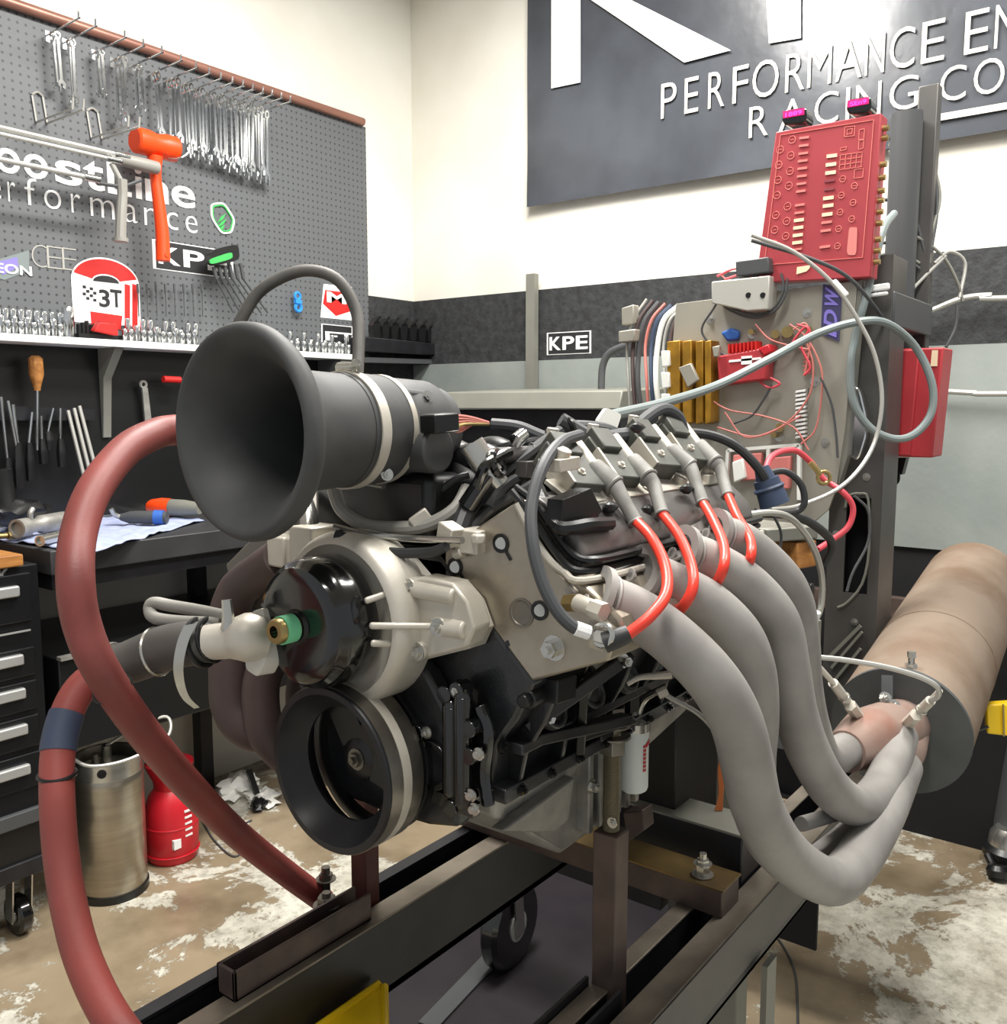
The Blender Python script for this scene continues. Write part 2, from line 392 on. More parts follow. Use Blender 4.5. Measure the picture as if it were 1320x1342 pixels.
def roundrect(pts, r=.25, n=4):
    out = []
    k = len(pts)
    for i in range(k):
        p = V(pts[i]); a = V(pts[i-1]); c = V(pts[(i+1) % k]); A = p+(a-p)*r; Cc = p+(c-p)*r
        for j in range(n+1):
            t = j/n; out.append(A*(1-t)**2+p*2*t*(1-t)+Cc*t*t)
    return out
def sticker_frame(t, pts, N, outer, inner, inset=.06):
    O('sheet', outer, lambda b: quadplate(b, pts, N, .001), t, flat=True)
    c = sum((V(p) for p in pts), V())/4
    O('panel', inner, lambda b: quadplate(b, [V(p)+(c-V(p))*inset for p in pts], N, .001, .0012), t, flat=True)
# KPE sticker on the pegboard
q = PYs([(199, 313), (305, 335), (305, 372), (201, 352)]); q[3].x = q[0].x; q[2].x = q[1].x; q[1].z = q[0].z; q[2].z = q[3].z
t = decal('wall_sticker', 'white framed three letter sticker behind the orange hammer handle', at=q[3])
sticker_frame(t, q, NY, m_letter, m_blackv, .07)
O_ = q[3]+(q[0]-q[3])*.2+(q[2]-q[3])*.06
for k, ch in enumerate('KPE'):
    text('letter', ch, O_+(q[2]-q[3])*(.3*k)-NY*0+NY*.0024, (q[2]-q[3])*.26, (q[0]-q[3])*.6, m_letter, NY, t, .02)
# leaf badge
g = PYs([(276, 268), (293, 266), (307, 288), (303, 305), (290, 306), (277, 286)])
t = decal('wall_sticker', 'small green outlined badge with a leaf on the pegboard', at=g[4])
c_ = sum(g, V())/6
rg = [g[i] for i in range(6)]
O('badge_rim', m_letter, lambda b: tube(b, [p+NY*.002 for p in roundrect(rg, .3)]+[roundrect(rg, .3)[0]+NY*.002], .004, 6, n=1), t)
rg2 = [c_+(p-c_)*.86 for p in g]
O('badge_outline', m_greenv, lambda b: tube(b, [p+NY*.002 for p in roundrect(rg2, .3)]+[roundrect(rg2, .3)[0]+NY*.002], .003, 6, n=1), t)
def leaf(b):
    for k, (a, c2) in enumerate((((285, 292), (296, 280)), ((285, 298), (297, 287)), ((288, 302), (294, 295)))):
        p, r = PY(*a, YP), PY(*c2, YP); d = (r-p); n = V((-d.z, 0, d.x)).normalized()*.006
        quadplate(b, [p, (p+r)/2-n, r, (p+r)/2+n], NY, .002)
O('leaf', m_greenv, leaf, t, flat=True)
# round-topped red and white sticker
cx = PY(139, 370, YP); rx = PY(182, 370, YP).x-cx.x
def arc(R, z=1.0, n=24, a0=0, a1=PI): return [cx+V((math.cos(a0+(a1-a0)*i/n)*R, 0, math.sin(a0+(a1-a0)*i/n)*R*z)) for i in range(n+1)]
zk = (PY(139, 338, YP).z-cx.z)/rx
t = decal('wall_sticker', 'red and white horseshoe shaped racing sticker above the socket shelf', at=cx-UZ*.06)
low = UZ*(PY(139, 425, YP).z-cx.z)
O('sheet', m_letter, lambda b: quadplate(b, arc(rx, zk)+[cx-V((rx, 0, 0))+low, cx+V((rx, 0, 0))+low], NY, .001), t, flat=True)
def redarc(b):
    A = arc(rx*.96, zk*.97, 20, .28, PI-.28); B_ = arc(rx*.42, zk*.8, 20, .28, PI-.28)
    for i in range(20): quadplate(b, [A[i], A[i+1], B_[i+1], B_[i]], NY, .001, .0012)
O('red_arch', m_redv, redarc, t, flat=True)
O('dark_arch', m_blackv, lambda b: quadplate(b, arc(rx*.38, zk*.7, 14), NY, .001, .0012), t, flat=True)
def checks(b):
    for i in range(4):
        for j in range(4):
            if (i+j) % 2 == 0:
                p = PY(108+j*4.6, 374+i*4.6+j*1.2, YP); quadplate(b, [p, p+V((.011, 0, 0)), p+V((.011, 0, -.009)), p+V((0, 0, -.009))], NY, .001, .0012)
O('chequers', m_blackv, checks, t, flat=True)
for ch, u0, u1 in (('3', 130, 144), ('T', 145, 160)):
    p = PY(u0, 402, YP); U_ = PY(u1, 402, YP)-p; U_.z = 0; text('letter', ch, p+NY*.0014, U_, UZ*(PY(u0, 379, YP).z-p.z), m_blackv, NY, t, .02)
O('red_foot', m_redv, lambda b: quadplate(b, PYs([(118, 408), (160, 414), (158, 432), (120, 430)]), NY, .001, .0012), t, flat=True)
O('red_bars', m_redv, lambda b: [quadplate(b, PYs([(u, 372), (u+7, 374), (u+7, 432), (u, 430)]), NY, .001, .0016) for u in (163, 173)], t, flat=True)
# angled blue decal + line of outline letters at left
t = decal('wall_sticker', 'angled pale blue and violet sticker at the left edge of the pegboard', at=PY(10, 360, YP))
O('sheet', m_cable, lambda b: quadplate(b, PYs([(-20, 345), (38, 328), (38, 355), (6, 367), (-20, 360)]), NY, .001), t, flat=True)
O('violet_patch', m_purple, lambda b: quadplate(b, PYs([(-18, 347), (22, 337), (24, 350), (4, 360)]), NY, .001, .0012), t, flat=True)
text('letter', 'EON', PY(-6, 357, YP)+NY*.0024, UX*.11, UZ*.03, m_letter, NY, t, .02)
t = decal('wall_sticker', 'row of thin outline letters beside the angled sticker', at=PY(60, 350, YP))
for k, (ch, u) in enumerate((('C', 42), ('E', 62), ('E', 82))):
    text('letter', ch, PY(u, 349+k*2, YP), UX*.05, UZ*.07, m_cablew, NY, t, -.025)
t = decal('wall_sticker', 'red and white sticker above the right end of the sockets', at=PY(440, 417, YP))
O('sheet', m_letter, lambda b: quadplate(b, PYs([(424, 372), (461, 376), (461, 420), (420, 416)]), NY, .001), t, flat=True)
O('red_block', m_redv, lambda b: quadplate(b, PYs([(426, 380), (459, 384), (459, 408), (440, 414), (423, 398)]), NY, .001, .0012), t, flat=True)
text('letter', 'M', PY(428, 396, YP)+NY*.0024, UX*.11, UZ*.045, m_letter, NY, t, .03)
t = decal('wall_sticker', 'white framed sticker half hidden by sockets at the shelf end', at=PY(440, 440, YP))
q = PYs([(421, 424), (462, 428), (462, 452), (421, 448)]); sticker_frame(t, q, NY, m_letter, m_blackv, .08)
text('letter', 'FT', PY(426, 446, YP)+NY*.0024, UX*.17, UZ*.038, m_letter, NY, t, .02)
# ---- peg hooks with wrenches
hook_t = None
def hook_bm(b, L=.19, tip=.02):
    tube(b, [(0, 0, 0), (0, -L*.97, .004), (0, -L, .006), (0, -L-.002, .006+tip)], .0028, 6, n=2); box(b, -.006, .006, -.002, .001, -.02, .012)
hook0 = None
hp = [(62, 46), (84, 56), (122, 70), (146, 80), (170, 88), (195, 98), (215, 107), (232, 114), (247, 120), (262, 125), (276, 129), (289, 133), (302, 137), (314, 140), (326, 144), (338, 148)]
ordn = ['leftmost', 'second', 'third', 'fourth', 'fifth', 'sixth', 'seventh', 'eighth', 'ninth', 'tenth', 'eleventh', 'twelfth', 'thirteenth', 'fourteenth', 'fifteenth', 'sixteenth']
wr = None
def wrench_bm(b, L=.16):
    # combination wrench hanging from its ring end: ring at the top, open jaw at the bottom
    torus(b, (0, 0, -.01), (0, 1, 0), .008, .0042, 14, 6)
    box(b, -.0048, .0048, -.0028, .0028, -L+.022, -.018)
    prism(b, [(-.004, -.003, -L+.024), (.004, -.003, -L+.024), (.014, -.003, -L+.012), (.011, -.003, -L-.004), (.005, -.003, -L-.002), (.006, -.003, -L+.009), (-.004, -.003, -L+.012), (-.007, -.003, -L+.002), (-.012, -.003, -L+.004), (-.013, -.003, -L+.014)], (0, .006, 0))
def at_wall(u, v, y=2.985): return PY(u, v, y)
lens = [(115, 2), (135, 2), (125, 2), (160, 3), (145, 2), (180, 2), (192, 3), (202, 3), (206, 3), (212, 3), (216, 3), (222, 3), (226, 3), (232, 3), (236, 3), (240, 2)]
for i, (u, v) in enumerate(hp):
    P_ = at_wall(u, v)
    lab = 'thin steel peg hook, %s along the top of the pegboard' % ordn[i]
    if hook0 is None:
        hook0 = T('peg_hook', m_chrome, lab, 'hook', lambda b: hook_bm(b), group='wrench hooks along the pegboard top'); off = V(hook0.location)
    h_ = hook0 if i == 0 else dup(hook0, P_+off, lab)
    h_.location = P_+off
    ve, n = lens[i]
    for k in range(n):
        y = 2.985-.035-.022*k
        L = (P_.z-at_wall(u+6, ve, y).z)*(1-.06*k)
        lab = 'chrome wrench hanging %s on the %s hook of the pegboard' % (['nearest the board', 'second from the board', 'third from the board', 'out'][k], ordn[i])
        if wr is None:
            wr = T('wrench', m_chrome, lab, 'wrench', lambda b: wrench_bm(b, .16), group='chrome wrenches on the top hooks')
            # origin at the ring
            for q_ in wr.data.vertices: q_.co += V(wr.location)
            wr.location = (0, 0, 0); o = wr
        else: o = dup(wr, (0, 0, 0), lab)
        o.location = (P_.x+random.uniform(-.004, .004), y, P_.z-.002); o.scale = (.95, 1, L/.16); o.rotation_euler = (0, random.uniform(-.05, .05), 0)
# big double hooks holding long bars, orange dead-blow hammer, air hammer
for k, (u, v) in enumerate(((48, 122), (120, 143))):
    def dh(b, u=u, v=v):
        for s in (0, 14):
            a = PY(u+s-6, v+2+s*.15, 2.98); m_ = PY(u+s, v+38+s*.1, 2.98)
            tube(b, [a-UZ*.002, m_, m_+V((.0, -.22, .0)), m_+V((0, -.225, .03))], .0035, 6, n=1)
        a = PY(u-6, v+2, 2.98); c = PY(u+8, v+4, 2.98); tube(b, [a, (a+c)/2+UZ*.01, c], .0035, 6, n=4)
    T('double_hook', m_cablew, ['wide double wire hook near the left edge of the pegboard', 'wide double wire hook above the bold lettering'][k], 'hook', dh, group='double hooks under the long bars')
bars = [((-20, 158), (150, 206), .006), ((-20, 168), (140, 210), .005), ((-20, 204), (110, 232), .006)]
for k, (a, c, r) in enumerate(bars):
    A = PY(*a, 2.83); B_ = PY(*c, 2.83); B_.z = A.z = (A.z+B_.z)/2
    t = thing('breaker_bar', ['long chrome extension bar lying topmost on the double hooks', 'slim chrome bar under the topmost bar on the double hooks', 'long steel bar hanging low on the hooks beside the bold letters'][k], 'tool', A, 'long bars on the double hooks')
    O('shaft', m_cablew, lambda b: cyl(b, A, B_, r*1.3, 10), t); O('end', m_chrome, lambda b: cyl(b, B_, B_+UX*.05, r*2, 12), t)
A = PY(143, 205, 2.84); B_ = PY(188, 216, 2.84)
t = thing('air_hammer', 'grey air hammer with a barrel and hanging grip left of the orange hammer', 'tool', A-UZ*.1)
O('barrel', m_greyhose, lambda b: lathe(b, A, B_-A, [(0, 0), (0, .014), (.03, .02), (.13, .022), (.17, .021), (.175, 0)], 16), t)
G0 = PY(160, 248, 2.84); G1 = PY(158, 312, 2.84)
O('grip', m_greyhose, lambda b: (tube(b, [G0+UZ*.03, G0-UZ*.02, (G0+G1)/2, G1], [.018, .016, .017, .018], 10), cyl(b, G1, G1-UZ*.012, .024, 12)), t)
O('trigger_bar', m_cabled, lambda b: tube(b, [PY(128, 240, 2.84), PY(160, 244, 2.84), PY(185, 236, 2.84)], .006, 6, n=3), t)
O('neck', m_cablew, lambda b: cyl(b, PY(146, 214, 2.84), G0+UZ*.02, .009, 10), t)
t = thing('dead_blow_hammer', 'bright orange dead blow hammer hanging on the pegboard', 'hammer', PY(215, 345, 2.86))
ha = PY(176, 184, 2.87); hb = PY(231, 197, 2.87); hb.z = ha.z-.0; hz = (PY(205, 190, 2.87)).z; ha.z = hb.z = hz
O('head', m_hammer, lambda b: lathe(b, ha, hb-ha, [(0, 0), (0, .036), (.006, .042), (.05, .042), ((hb-ha).length/2, .035), ((hb-ha).length-.05, .042), ((hb-ha).length-.006, .042), ((hb-ha).length, .036), ((hb-ha).length, 0)], 24), t)
s0 = PY(203, 205, 2.87); s1 = PY(216, 342, 2.87); s1.x = s0.x+.015
O('handle', m_hammer, lambda b: (tube(b, [s0, s0-UZ*.07, s1+UZ*.1, s1], [.026, .018, .022, .024], 14), cyl(b, s1+V((0, -.026, .016)), s1+V((0, .01, .016)), .008, 10)), t)
T('bent_wire_hook', m_cablew, 'bent wire hook passing across the orange hammer head', 'hook', lambda b: tube(b, [PY(205, 206, 2.98), PY(232, 208, 2.78), PY(247, 200, 2.76), PY(248, 190, 2.76)], .003, 6, n=3))
# bundle of long zip tools right of hammer
t = thing('file_set', 'green handled set of long dark files hanging beside the small leaf badge', 'tool', PY(300, 400, 2.93))
O('holder', m_black, lambda b: prism(b, roundrect(PYs([(269, 330), (306, 320), (308, 342), (272, 350)], 2.93), .3), NY*.03), t)
O('green_stripe', m_greenv, lambda b: prism(b, roundrect(PYs([(273, 340), (303, 330), (304, 339), (275, 347)], 2.9), .3), NY*.006), t)
for k in range(6):
    O('file', m_cabled, lambda b: (cyl(b, PY(280+k*7, 350-k, 2.92), PY(284+k*7, 366, 2.92), .007, 8), tube(b, [PY(284+k*7, 366, 2.92), PY(306+k*9, 410, 2.92)], .0035, 6)), t)
for k in range(8):
    u = 180+k*12
    T('thin_pick', m_cabled, 'thin dark pick hanging below the three letter sticker, %s from the left' % ordn[k], 'tool', lambda b: (cyl(b, PY(u, 372, 2.96), PY(u+1, 384, 2.96), .004, 8), tube(b, [PY(u+1, 384, 2.96), PY(u+2, 415, 2.96)], .002, 6)), group='thin picks under the sticker')
T('blue_clip', m_blueclip, 'bright blue clip hanging on the pegboard above the sockets', 'clip', lambda b: (torus(b, PY(390, 388, 2.96), (0, 1, 0), .014, .006, 14, 6), torus(b, PY(391, 403, 2.96), (0, 1, 0), .015, .007, 14, 6), box(b, PY(386, 395, 2.96).x, PY(394, 395, 2.96).x, 2.95, 2.965, PY(390, 398, 2.96).z, PY(390, 393, 2.96).z)))
# ---- sockets
def socket_bm(b, h_=.05, r=.011):
    lathe(b, (0, 0, 0), (0, 0, 1), [(0, 0), (0, r*.85), (h_*.35, r*.85), (h_*.42, r), (h_*.97, r), (h_, r*.92), (h_, r*.6), (h_*.8, r*.58), (h_*.8, 0)], 12)
protos = {}
def socket(x, y, kind, label, group):
    h_, r = {'deep': (.082, .0095), 'mid': (.056, .0095), 'small': (.042, .0085), 'big': (.1, .019)}[kind]
    if kind not in protos:
        o = T('socket', m_chrome, label, 'socket', lambda b: socket_bm(b, h_, r), group=group); protos[kind] = o
    else: o = dup(protos[kind], (0, 0, 0), label, group)
    o.location = (x, y, zs); return o
def row(n, u0, du, y, kinds, words, where, group):
    for i in range(n):
        p = PY(u0+i*du, 432, y); socket(p.x, y, kinds[i % len(kinds)], '%s %s chrome socket from the left, %s' % (NUM[i], words, where), group)
row(9, -2, 10.2, 2.955, ['deep'], 'tall', 'back row left of horseshoe sticker', 'back row sockets at the left')
row(10, 2, 8.6, 2.915, ['mid', 'small'], 'short', 'front row left of horseshoe sticker', 'front row sockets at the left')
p = PY(90, 430, 2.93); socket(p.x, 2.93, 'big', 'largest chrome socket standing left of the horseshoe sticker', 'large socket')
row(10, 168, 9.8, 2.955, ['deep', 'mid', 'deep'], 'tall', 'back row between horseshoe sticker and air horn', 'back row sockets at the middle')
row(12, 163, 8.4, 2.915, ['small', 'small', 'mid'], 'short', 'front row between horseshoe sticker and air horn', 'front row sockets at the middle')
row(12, 352, 9.2, 2.955, ['mid', 'deep'], 'tall', 'back row at the shelf end', 'back row sockets at the right end')
row(13, 356, 8.4, 2.91, ['small'], 'short', 'front row at the shelf end', 'front row sockets at the right end')
T('red_socket_case', m_redv, 'small red case lying on the shelf under the horseshoe sticker', 'case', lambda b: prism(b, [PY(124, 433, 2.90), PY(156, 440, 2.90), PY(154, 424, 2.90), PY(130, 422, 2.90)], (0, .03, 0)), bevel=.004)
T('bit_rail', m_black, 'black rail of small bits standing on the shelf under the horseshoe sticker', 'tool', lambda b: [box(b, PY(102, 430, 2.94).x+k*.014, PY(102, 430, 2.94).x+k*.014+.007, 2.935, 2.95, zs, zs+.05+.006*(k % 3)) for k in range(10)]+[box(b, PY(101, 430, 2.94).x, PY(101, 430, 2.94).x+.15, 2.93, 2.955, zs, zs+.02)])
# shelf brackets
for k, u in enumerate((140, 428)):
    x = PY(u+6, 470, 2.9).x
    T('shelf_bracket', m_cabled if k else m_lid, ['grey tapered steel bracket under the white shelf', 'steel bracket under the shelf hidden behind the air horn'][k], 'bracket',
      lambda b: (prism(b, [(x, 2.985, 1.645), (x, 2.985, 1.645-.30), (x, 2.975, 1.645-.30), (x, 2.955, 1.645-.1), (x, 2.87, 1.645)], (.03, 0, 0))), bevel=.002)
# black tray with clamps past the shelf end
t = thing('tool_tray', 'black steel tray rail on the wall beyond the white shelf', 'shelf', (3.0, 2.9, 1.6))
O('rail', m_frame, lambda b: prism(b, PYs([(478, 441), (572, 450), (582, 466), (478, 461)], 2.86), (0, .1, 0)), t, bevel=.004)
O('lower_strip', m_cabled, lambda b: prism(b, PYs([(478, 468), (572, 471), (572, 477), (478, 475)], 2.88), (0, .1, 0)), t)
for k in range(7):
    u = 490+k*12
    T('hand_clamp', m_black, 'small black clamp on the tray rail, %s from the left' % ordn[k], 'tool', lambda b: (prism(b, PYs([(u, 442+k), (u+7, 443+k), (u+9, 424+k), (u+4, 416+k), (u-1, 426+k)], 2.88), (0, .03, 0)), cyl(b, PY(u+2, 422+k, 2.88), PY(u+9, 414+k, 2.86), .006, 8)), group='black clamps on the tray rail')
# wall zone right of the pegboard
struct('trim_4', backwall_mat(), lambda b: box(b, xb1, XW, 2.99, 3.0, .985, 1.55))
struct('trim_5', m_band, lambda b: box(b, xb1, XW, 2.988, 3.0, 1.55, 1.94))
# ---------------------------------------------------------------- tools on the lower board
t = thing('tool_rack', 'thin black slotted steel rack holding screwdrivers on the lower board', 'rack', (1.45, 2.93, 1.42))
O('strip', m_frame, lambda b: prism(b, PYs([(-10, 531), (124, 537), (124, 551), (-10, 551)], 2.95), (0, .03, 0)), t)
t = thing('screwdriver', 'large screwdriver with an amber handle hanging on the lower board', 'screwdriver', PY(50, 590, 2.92))
O('handle', m_wood, lambda b: lathe(b, PY(49, 512, 2.92), UZ, [(0, 0), (0, .009), (.015, .012), (.05, .022), (.1, .021), (.108, .012), (.108, 0)], 10), t)
O('blade', m_chrome, lambda b: cyl(b, PY(49, 512, 2.92), PY(49, 590, 2.92), .005, 8), t)
for k, (u0, v0, u1, v1, v2) in enumerate([(1, 520, 10, 600, 650), (10, 525, 22, 585, 640), (17, 530, 24, 580, 640), (42, 540, 38, 580, 630), (54, 545, 55, 575, 608), (70, 535, 63, 565, 590), (79, 535, 79, 575, 612)]):
    t = thing('screwdriver', 'black handled screwdriver hanging tip up on the rack, %s from the left' % ordn[k], 'screwdriver', PY(u1, v2, 2.93), 'black screwdrivers on the rack')
    O('blade', m_chrome, lambda b: cyl(b, PY(u0, v0, 2.93), PY(u1, v1, 2.93), .005, 8), t)
    O('handle', m_black, lambda b: tube(b, [PY(u1, v1, 2.93), PY(u1+1, (v1+v2)/2, 2.93), PY(u1+2, v2, 2.93)], [.009, .015, .013], 8), t)
for k, (u0, u1) in enumerate(((89, 112), (97, 120), (104, 128))):
    T('steel_rod', m_cablew, 'long bright steel rod leaning on the lower board, %s of three' % ['left', 'middle', 'right'][k], 'rod', lambda b: cyl(b, PY(u0, 538-k*3, 2.95), PY(u1, 632-k*4, 2.9), .006, 8), group='three bright rods')
t = thing('ring_spanner', 'flat steel spanner hanging between the bracket and the air horn', 'wrench', PY(194, 560, 2.96))
O('body', m_alupan, lambda b: (prism(b, PYs([(185, 508), (192, 508), (199, 566), (190, 566)], 2.96), NY*.008), torus(b, PY(188, 504, 2.956), (0, 1, 0), .011, .005, 16, 6)), t)
T('red_grip', m_redv, 'small red grip showing left of the air horn under the shelf', 'tool', lambda b: cyl(b, PY(214, 497, 2.93), PY(236, 498, 2.93), .012, 10))
# ---------------------------------------------------------------- tool chest, bench
t = thing('tool_chest', 'black rolling tool chest with silver drawer handles at the left edge', 'tool chest', (.75, 2.7, .1))
O('body', m_drawer, lambda b: box(b, .3, 1.165, 2.45, 2.97, .2, 1.035), t, bevel=.004)
O('base_rim', m_cabled, lambda b: box(b, .3, 1.175, 2.435, 2.97, .335, .375), t, bevel=.003)
O('bottom_panel', m_frame, lambda b: box(b, .3, 1.17, 2.44, 2.97, .19, .235), t, bevel=.003)
O('top_mat', m_wood, lambda b: box(b, .3, 1.12, 2.43, 2.96, 1.036, 1.068), t, bevel=.004)
dv = [(745, 812), (828, 842), (846, 886), (889, 930), (934, 980), (984, 1030)]
for k, (v0, v1) in enumerate([(748, 815), (846, 887), (890, 932), (936, 981), (985, 1034)]):
    z0 = PY(40, v1, 2.44).z; z1 = PY(40, v0, 2.44).z
    d = O('drawer', m_drawer, lambda b: box(b, .32, 1.14, 2.44, 2.46, z0+.004, z1-.004), t, bevel=.003)
    vm = (776, 867, 912, 960, 1014)[k]
    zm = PY(20, vm, 2.43).z
    O('handle', m_handle, lambda b: box(b, .36, 1.105, 2.425, 2.443, zm-.013, zm+.016), d, bevel=.005, label='long silver drawer pull')
O('drawer_edge', m_handle, lambda b: box(b, .36, 1.13, 2.436, 2.442, PY(20, 829, 2.44).z-.002, PY(20, 829, 2.44).z+.002), t)
text('emblem', 'K', PY(-3, 762, 2.45)+NY*.001, UX*.03, UZ*.03, m_handle, NY, t, .03)
def caster(t, x, y, r=.05, w_=.03, top=.2, ax=(1, 0, 0)):
    c = V((x, y, r)); a = V(ax); q = V((a.y, -a.x, 0))
    wh = O('wheel', m_gloss, lambda b: lathe(b, c-a*w_/2, a, [(0, 0), (0, r*.62), (0, r*.9), (w_*.2, r), (w_*.8, r), (w_, r*.9), (w_, r*.62), (w_, 0)], 28), t)
    O('hub', m_cablew, lambda b: cyl(b, c-a*(w_/2+.004), c+a*(w_/2+.004), r*.34, 16), wh)
    O('fork', m_zinc, lambda b: ([bar(b, c+a*s*(w_/2+.008)-UZ*r*.2, V((x, y, 0))+a*s*(w_/2+.008)+q*.02+UZ*(top-.01), .04, .004, up=a) for s in (-1, 1)], box(b, x-.03, x+.03, y-.03, y+.03, top-.014, top)), t)
caster(t, 1.09, 2.52, .055, .035, .19)
caster(t, .45, 2.52, .055, .035, .19)
caster(t, 1.09, 2.88, .055, .035, .19)
wbn = thing('workbench', 'dark workbench along the pegboard wall covered in tools and a blue cloth', 'bench', (1.9, 2.7, 0))
O('worktop', m_benchtop, lambda b: box(b, 1.19, 2.75, 2.43, 2.975, 1.0, 1.066), wbn, bevel=.003)
O('apron', m_frame, lambda b: box(b, 1.2, 2.74, 2.45, 2.96, .955, 1.0), wbn)
O('lower_cabinet', m_black, lambda b: box(b, 1.2, 2.74, 2.44, 2.95, .5, .765), wbn, bevel=.004)
O('cabinet_lip', m_alupan, lambda b: box(b, 1.2, 2.74, 2.425, 2.45, .762, .772), wbn)
for x in (1.22, 1.95, 2.68):
    for y in (2.9, ):
        O('leg', m_frame, lambda b: box(b, x-.025, x+.025, y-.025, y+.025, 0, 1.0), wbn)
for x in (2.1, 2.68): O('leg', m_frame, lambda b: box(b, x-.025, x+.025, 2.46, 2.51, 0, .5), wbn)
# blue cloth with tools
zb = 1.066
def rag(b):
    n, m = 44, 26
    corners = [PZ(-60, 700, zb), PZ(118, 727, zb), PZ(268, 683, zb), PZ(70, 668, zb)]
    g = []
    for i in range(n+1):
        row = []
        for j in range(m+1):
            s, t_ = i/n, j/m
            p = (corners[0]*(1-s)+corners[1]*s)*(1-t_)+(corners[3]*(1-s)+corners[2]*s)*t_
            e = min(s, 1-s, t_, 1-t_)
            wv = noise.noise(V((p.x*9, p.y*9, 3)))*.02
            if e < .02: p = p+V((wv*.8, wv, 0))
            z = zb+.004+max(0, .010*noise.noise(V((p.x*14, p.y*14, 1)))+.007*noise.noise(V((p.x*31, p.y*25, 7)))+.003)
            row.append(b.verts.new((p.x, p.y, z)))
        g.append(row)
    for i in range(n):
        for j in range(m): b.faces.new((g[i][j], g[i+1][j], g[i+1][j+1], g[i][j+1]))
o = T('shop_cloth', m_rag, 'pale blue rumpled shop cloth spread on the workbench', 'cloth', rag)
md = o.modifiers.new('thick', 'SOLIDIFY'); md.thickness = .003; md.offset = -1
def on_bench(u, v, dz=0.): return PZ(u, v, zb+.012+dz)
t = thing('pipe_fitting', 'silver pipe fitting with an open threaded end on the blue cloth', 'pipe fitting', on_bench(30, 705))
a = on_bench(22, 693, .03); c = on_bench(92, 680, .03); c.z = a.z
O('barrel', m_alupan, lambda b: lathe(b, a, c-a, [(.01, 0), (.01, .02), (0, .02), (0, .027), (.04, .027), (.04, .02), (.09, .02), (.1, .027), (.2, .027), (.21, .018), (.25, .018), (.25, 0)], 20), t)
O('side_neck', m_alupan, lambda b: tube(b, [a+(c-a)*.25, a+(c-a)*.25+UZ*.035, a+(c-a)*.3+UZ*.05], .008, 8), t)
a2 = on_bench(52, 709, .012); c2 = on_bench(88, 700, .012)
T('steel_sleeve', m_zinc, 'short shiny steel sleeve lying in front of the silver pipe fitting', 'sleeve', lambda b: lathe(b, a2, c2-a2, [(.01, 0), (.01, .011), (0, .011), (0, .015), ((c2-a2).length, .015), ((c2-a2).length, 0)], 16))
T('brass_fitting', m_brass, 'small brass fitting left of the silver pipe fitting on the cloth', 'fitting', lambda b: (cyl(b, on_bench(10, 702, .01), on_bench(26, 700, .01), .012, 6), cyl(b, on_bench(-4, 703, .01), on_bench(10, 702, .01), .008, 12)))
T('steel_stub', m_zinc, 'short round steel stub at the left edge of the cloth', 'fitting', lambda b: cyl(b, on_bench(-6, 693, .012), on_bench(6, 690, .012), .013, 14))
t = thing('air_ratchet', 'orange and grey air tool lying on the blue cloth near the horn', 'power tool', on_bench(225, 672))
a = on_bench(196, 664, .03); c = on_bench(252, 666, .03)
O('body', m_lid, lambda b: lathe(b, a, c-a, [(0, 0), (0, .02), (.05, .03), (.14, .028), (.2, .02), (.2, 0)], 16), t)
O('sleeve', m_hammer, lambda b: lathe(b, a, c-a, [(-.002, .019), (.01, .026), (.05, .032), (.09, .031)], 16), t, label='orange sleeve')
t = thing('die_grinder', 'grey and blue small air grinder lying on the blue cloth', 'power tool', on_bench(180, 684))
a = on_bench(158, 678, .02); c = on_bench(206, 678, .02)
O('body', m_cabled, lambda b: lathe(b, a, c-a, [(0, 0), (0, .01), (.03, .02), (.1, .022), (.15, .018), (.15, 0)], 14), t)
O('collar', m_glove, lambda b: lathe(b, a, c-a, [(.11, 0), (.11, .024), (.14, .022), (.14, 0)], 14), t)
O('nozzle', m_zinc, lambda b: tube(b, [a, a+V((-.02, 0, .012)), a+V((-.03, 0, .03))], .008, 8), t)
for k in range(5):
    u = 150+k*16
    T('small_bit', m_zinc, 'small metal bit scattered on the blue cloth, %s from the left' % ordn[k], 'bit', lambda b: cyl(b, on_bench(u, 668+k % 3*4), on_bench(u+7, 667+k % 2*5), .005, 8), group='metal bits on the cloth')
T('black_power_tool', m_black, 'bulky black power tool standing behind the pipe fitting on the bench', 'power tool', lambda b: (blob(b, PY(24, 672, 2.86), .11, .045, .04, .2, 3, .3), tube(b, [PY(10, 672, 2.86), PY(6, 640, 2.87), PY(3, 615, 2.87)], [.03, .028, .024], 12)))
# keg and jug under the bench
t = thing('steel_keg', 'brushed steel keg standing on the floor beside the tool chest', 'keg', (1.375, 2.30+.23, 0))
kx, ky, kr = 1.372, 2.53, .1
O('shell', m_keg, lambda b: lathe(b, (kx, ky, 0), UZ, [(0, 0), (0, kr*.93), (.015, kr*.98), (.35, kr), (.37, kr), (.385, kr*.9), (.4, kr*.45), (.4, 0)], 48), t)
O('base_ring', m_black, lambda b: lathe(b, (kx, ky, 0), UZ, [(0, kr*.9), (0, kr*1.02), (.022, kr*1.02), (.022, kr*.9)], 48, closed=True), t)
O('collar', m_zinc, lambda b: lathe(b, (kx, ky, 0), UZ, [(.372, kr*.93), (.372, kr*.98), (.422, kr*.98), (.425, kr*.955), (.422, kr*.93)], 48, closed=True), t)
O('handle_slot', m_dark, lambda b: [lathe(b, (kx-.06, ky-.078, .4), (-.61, -.79, 0), [(0, 0), (0, .013), (.002, .013), (.002, 0)], 16)], t)
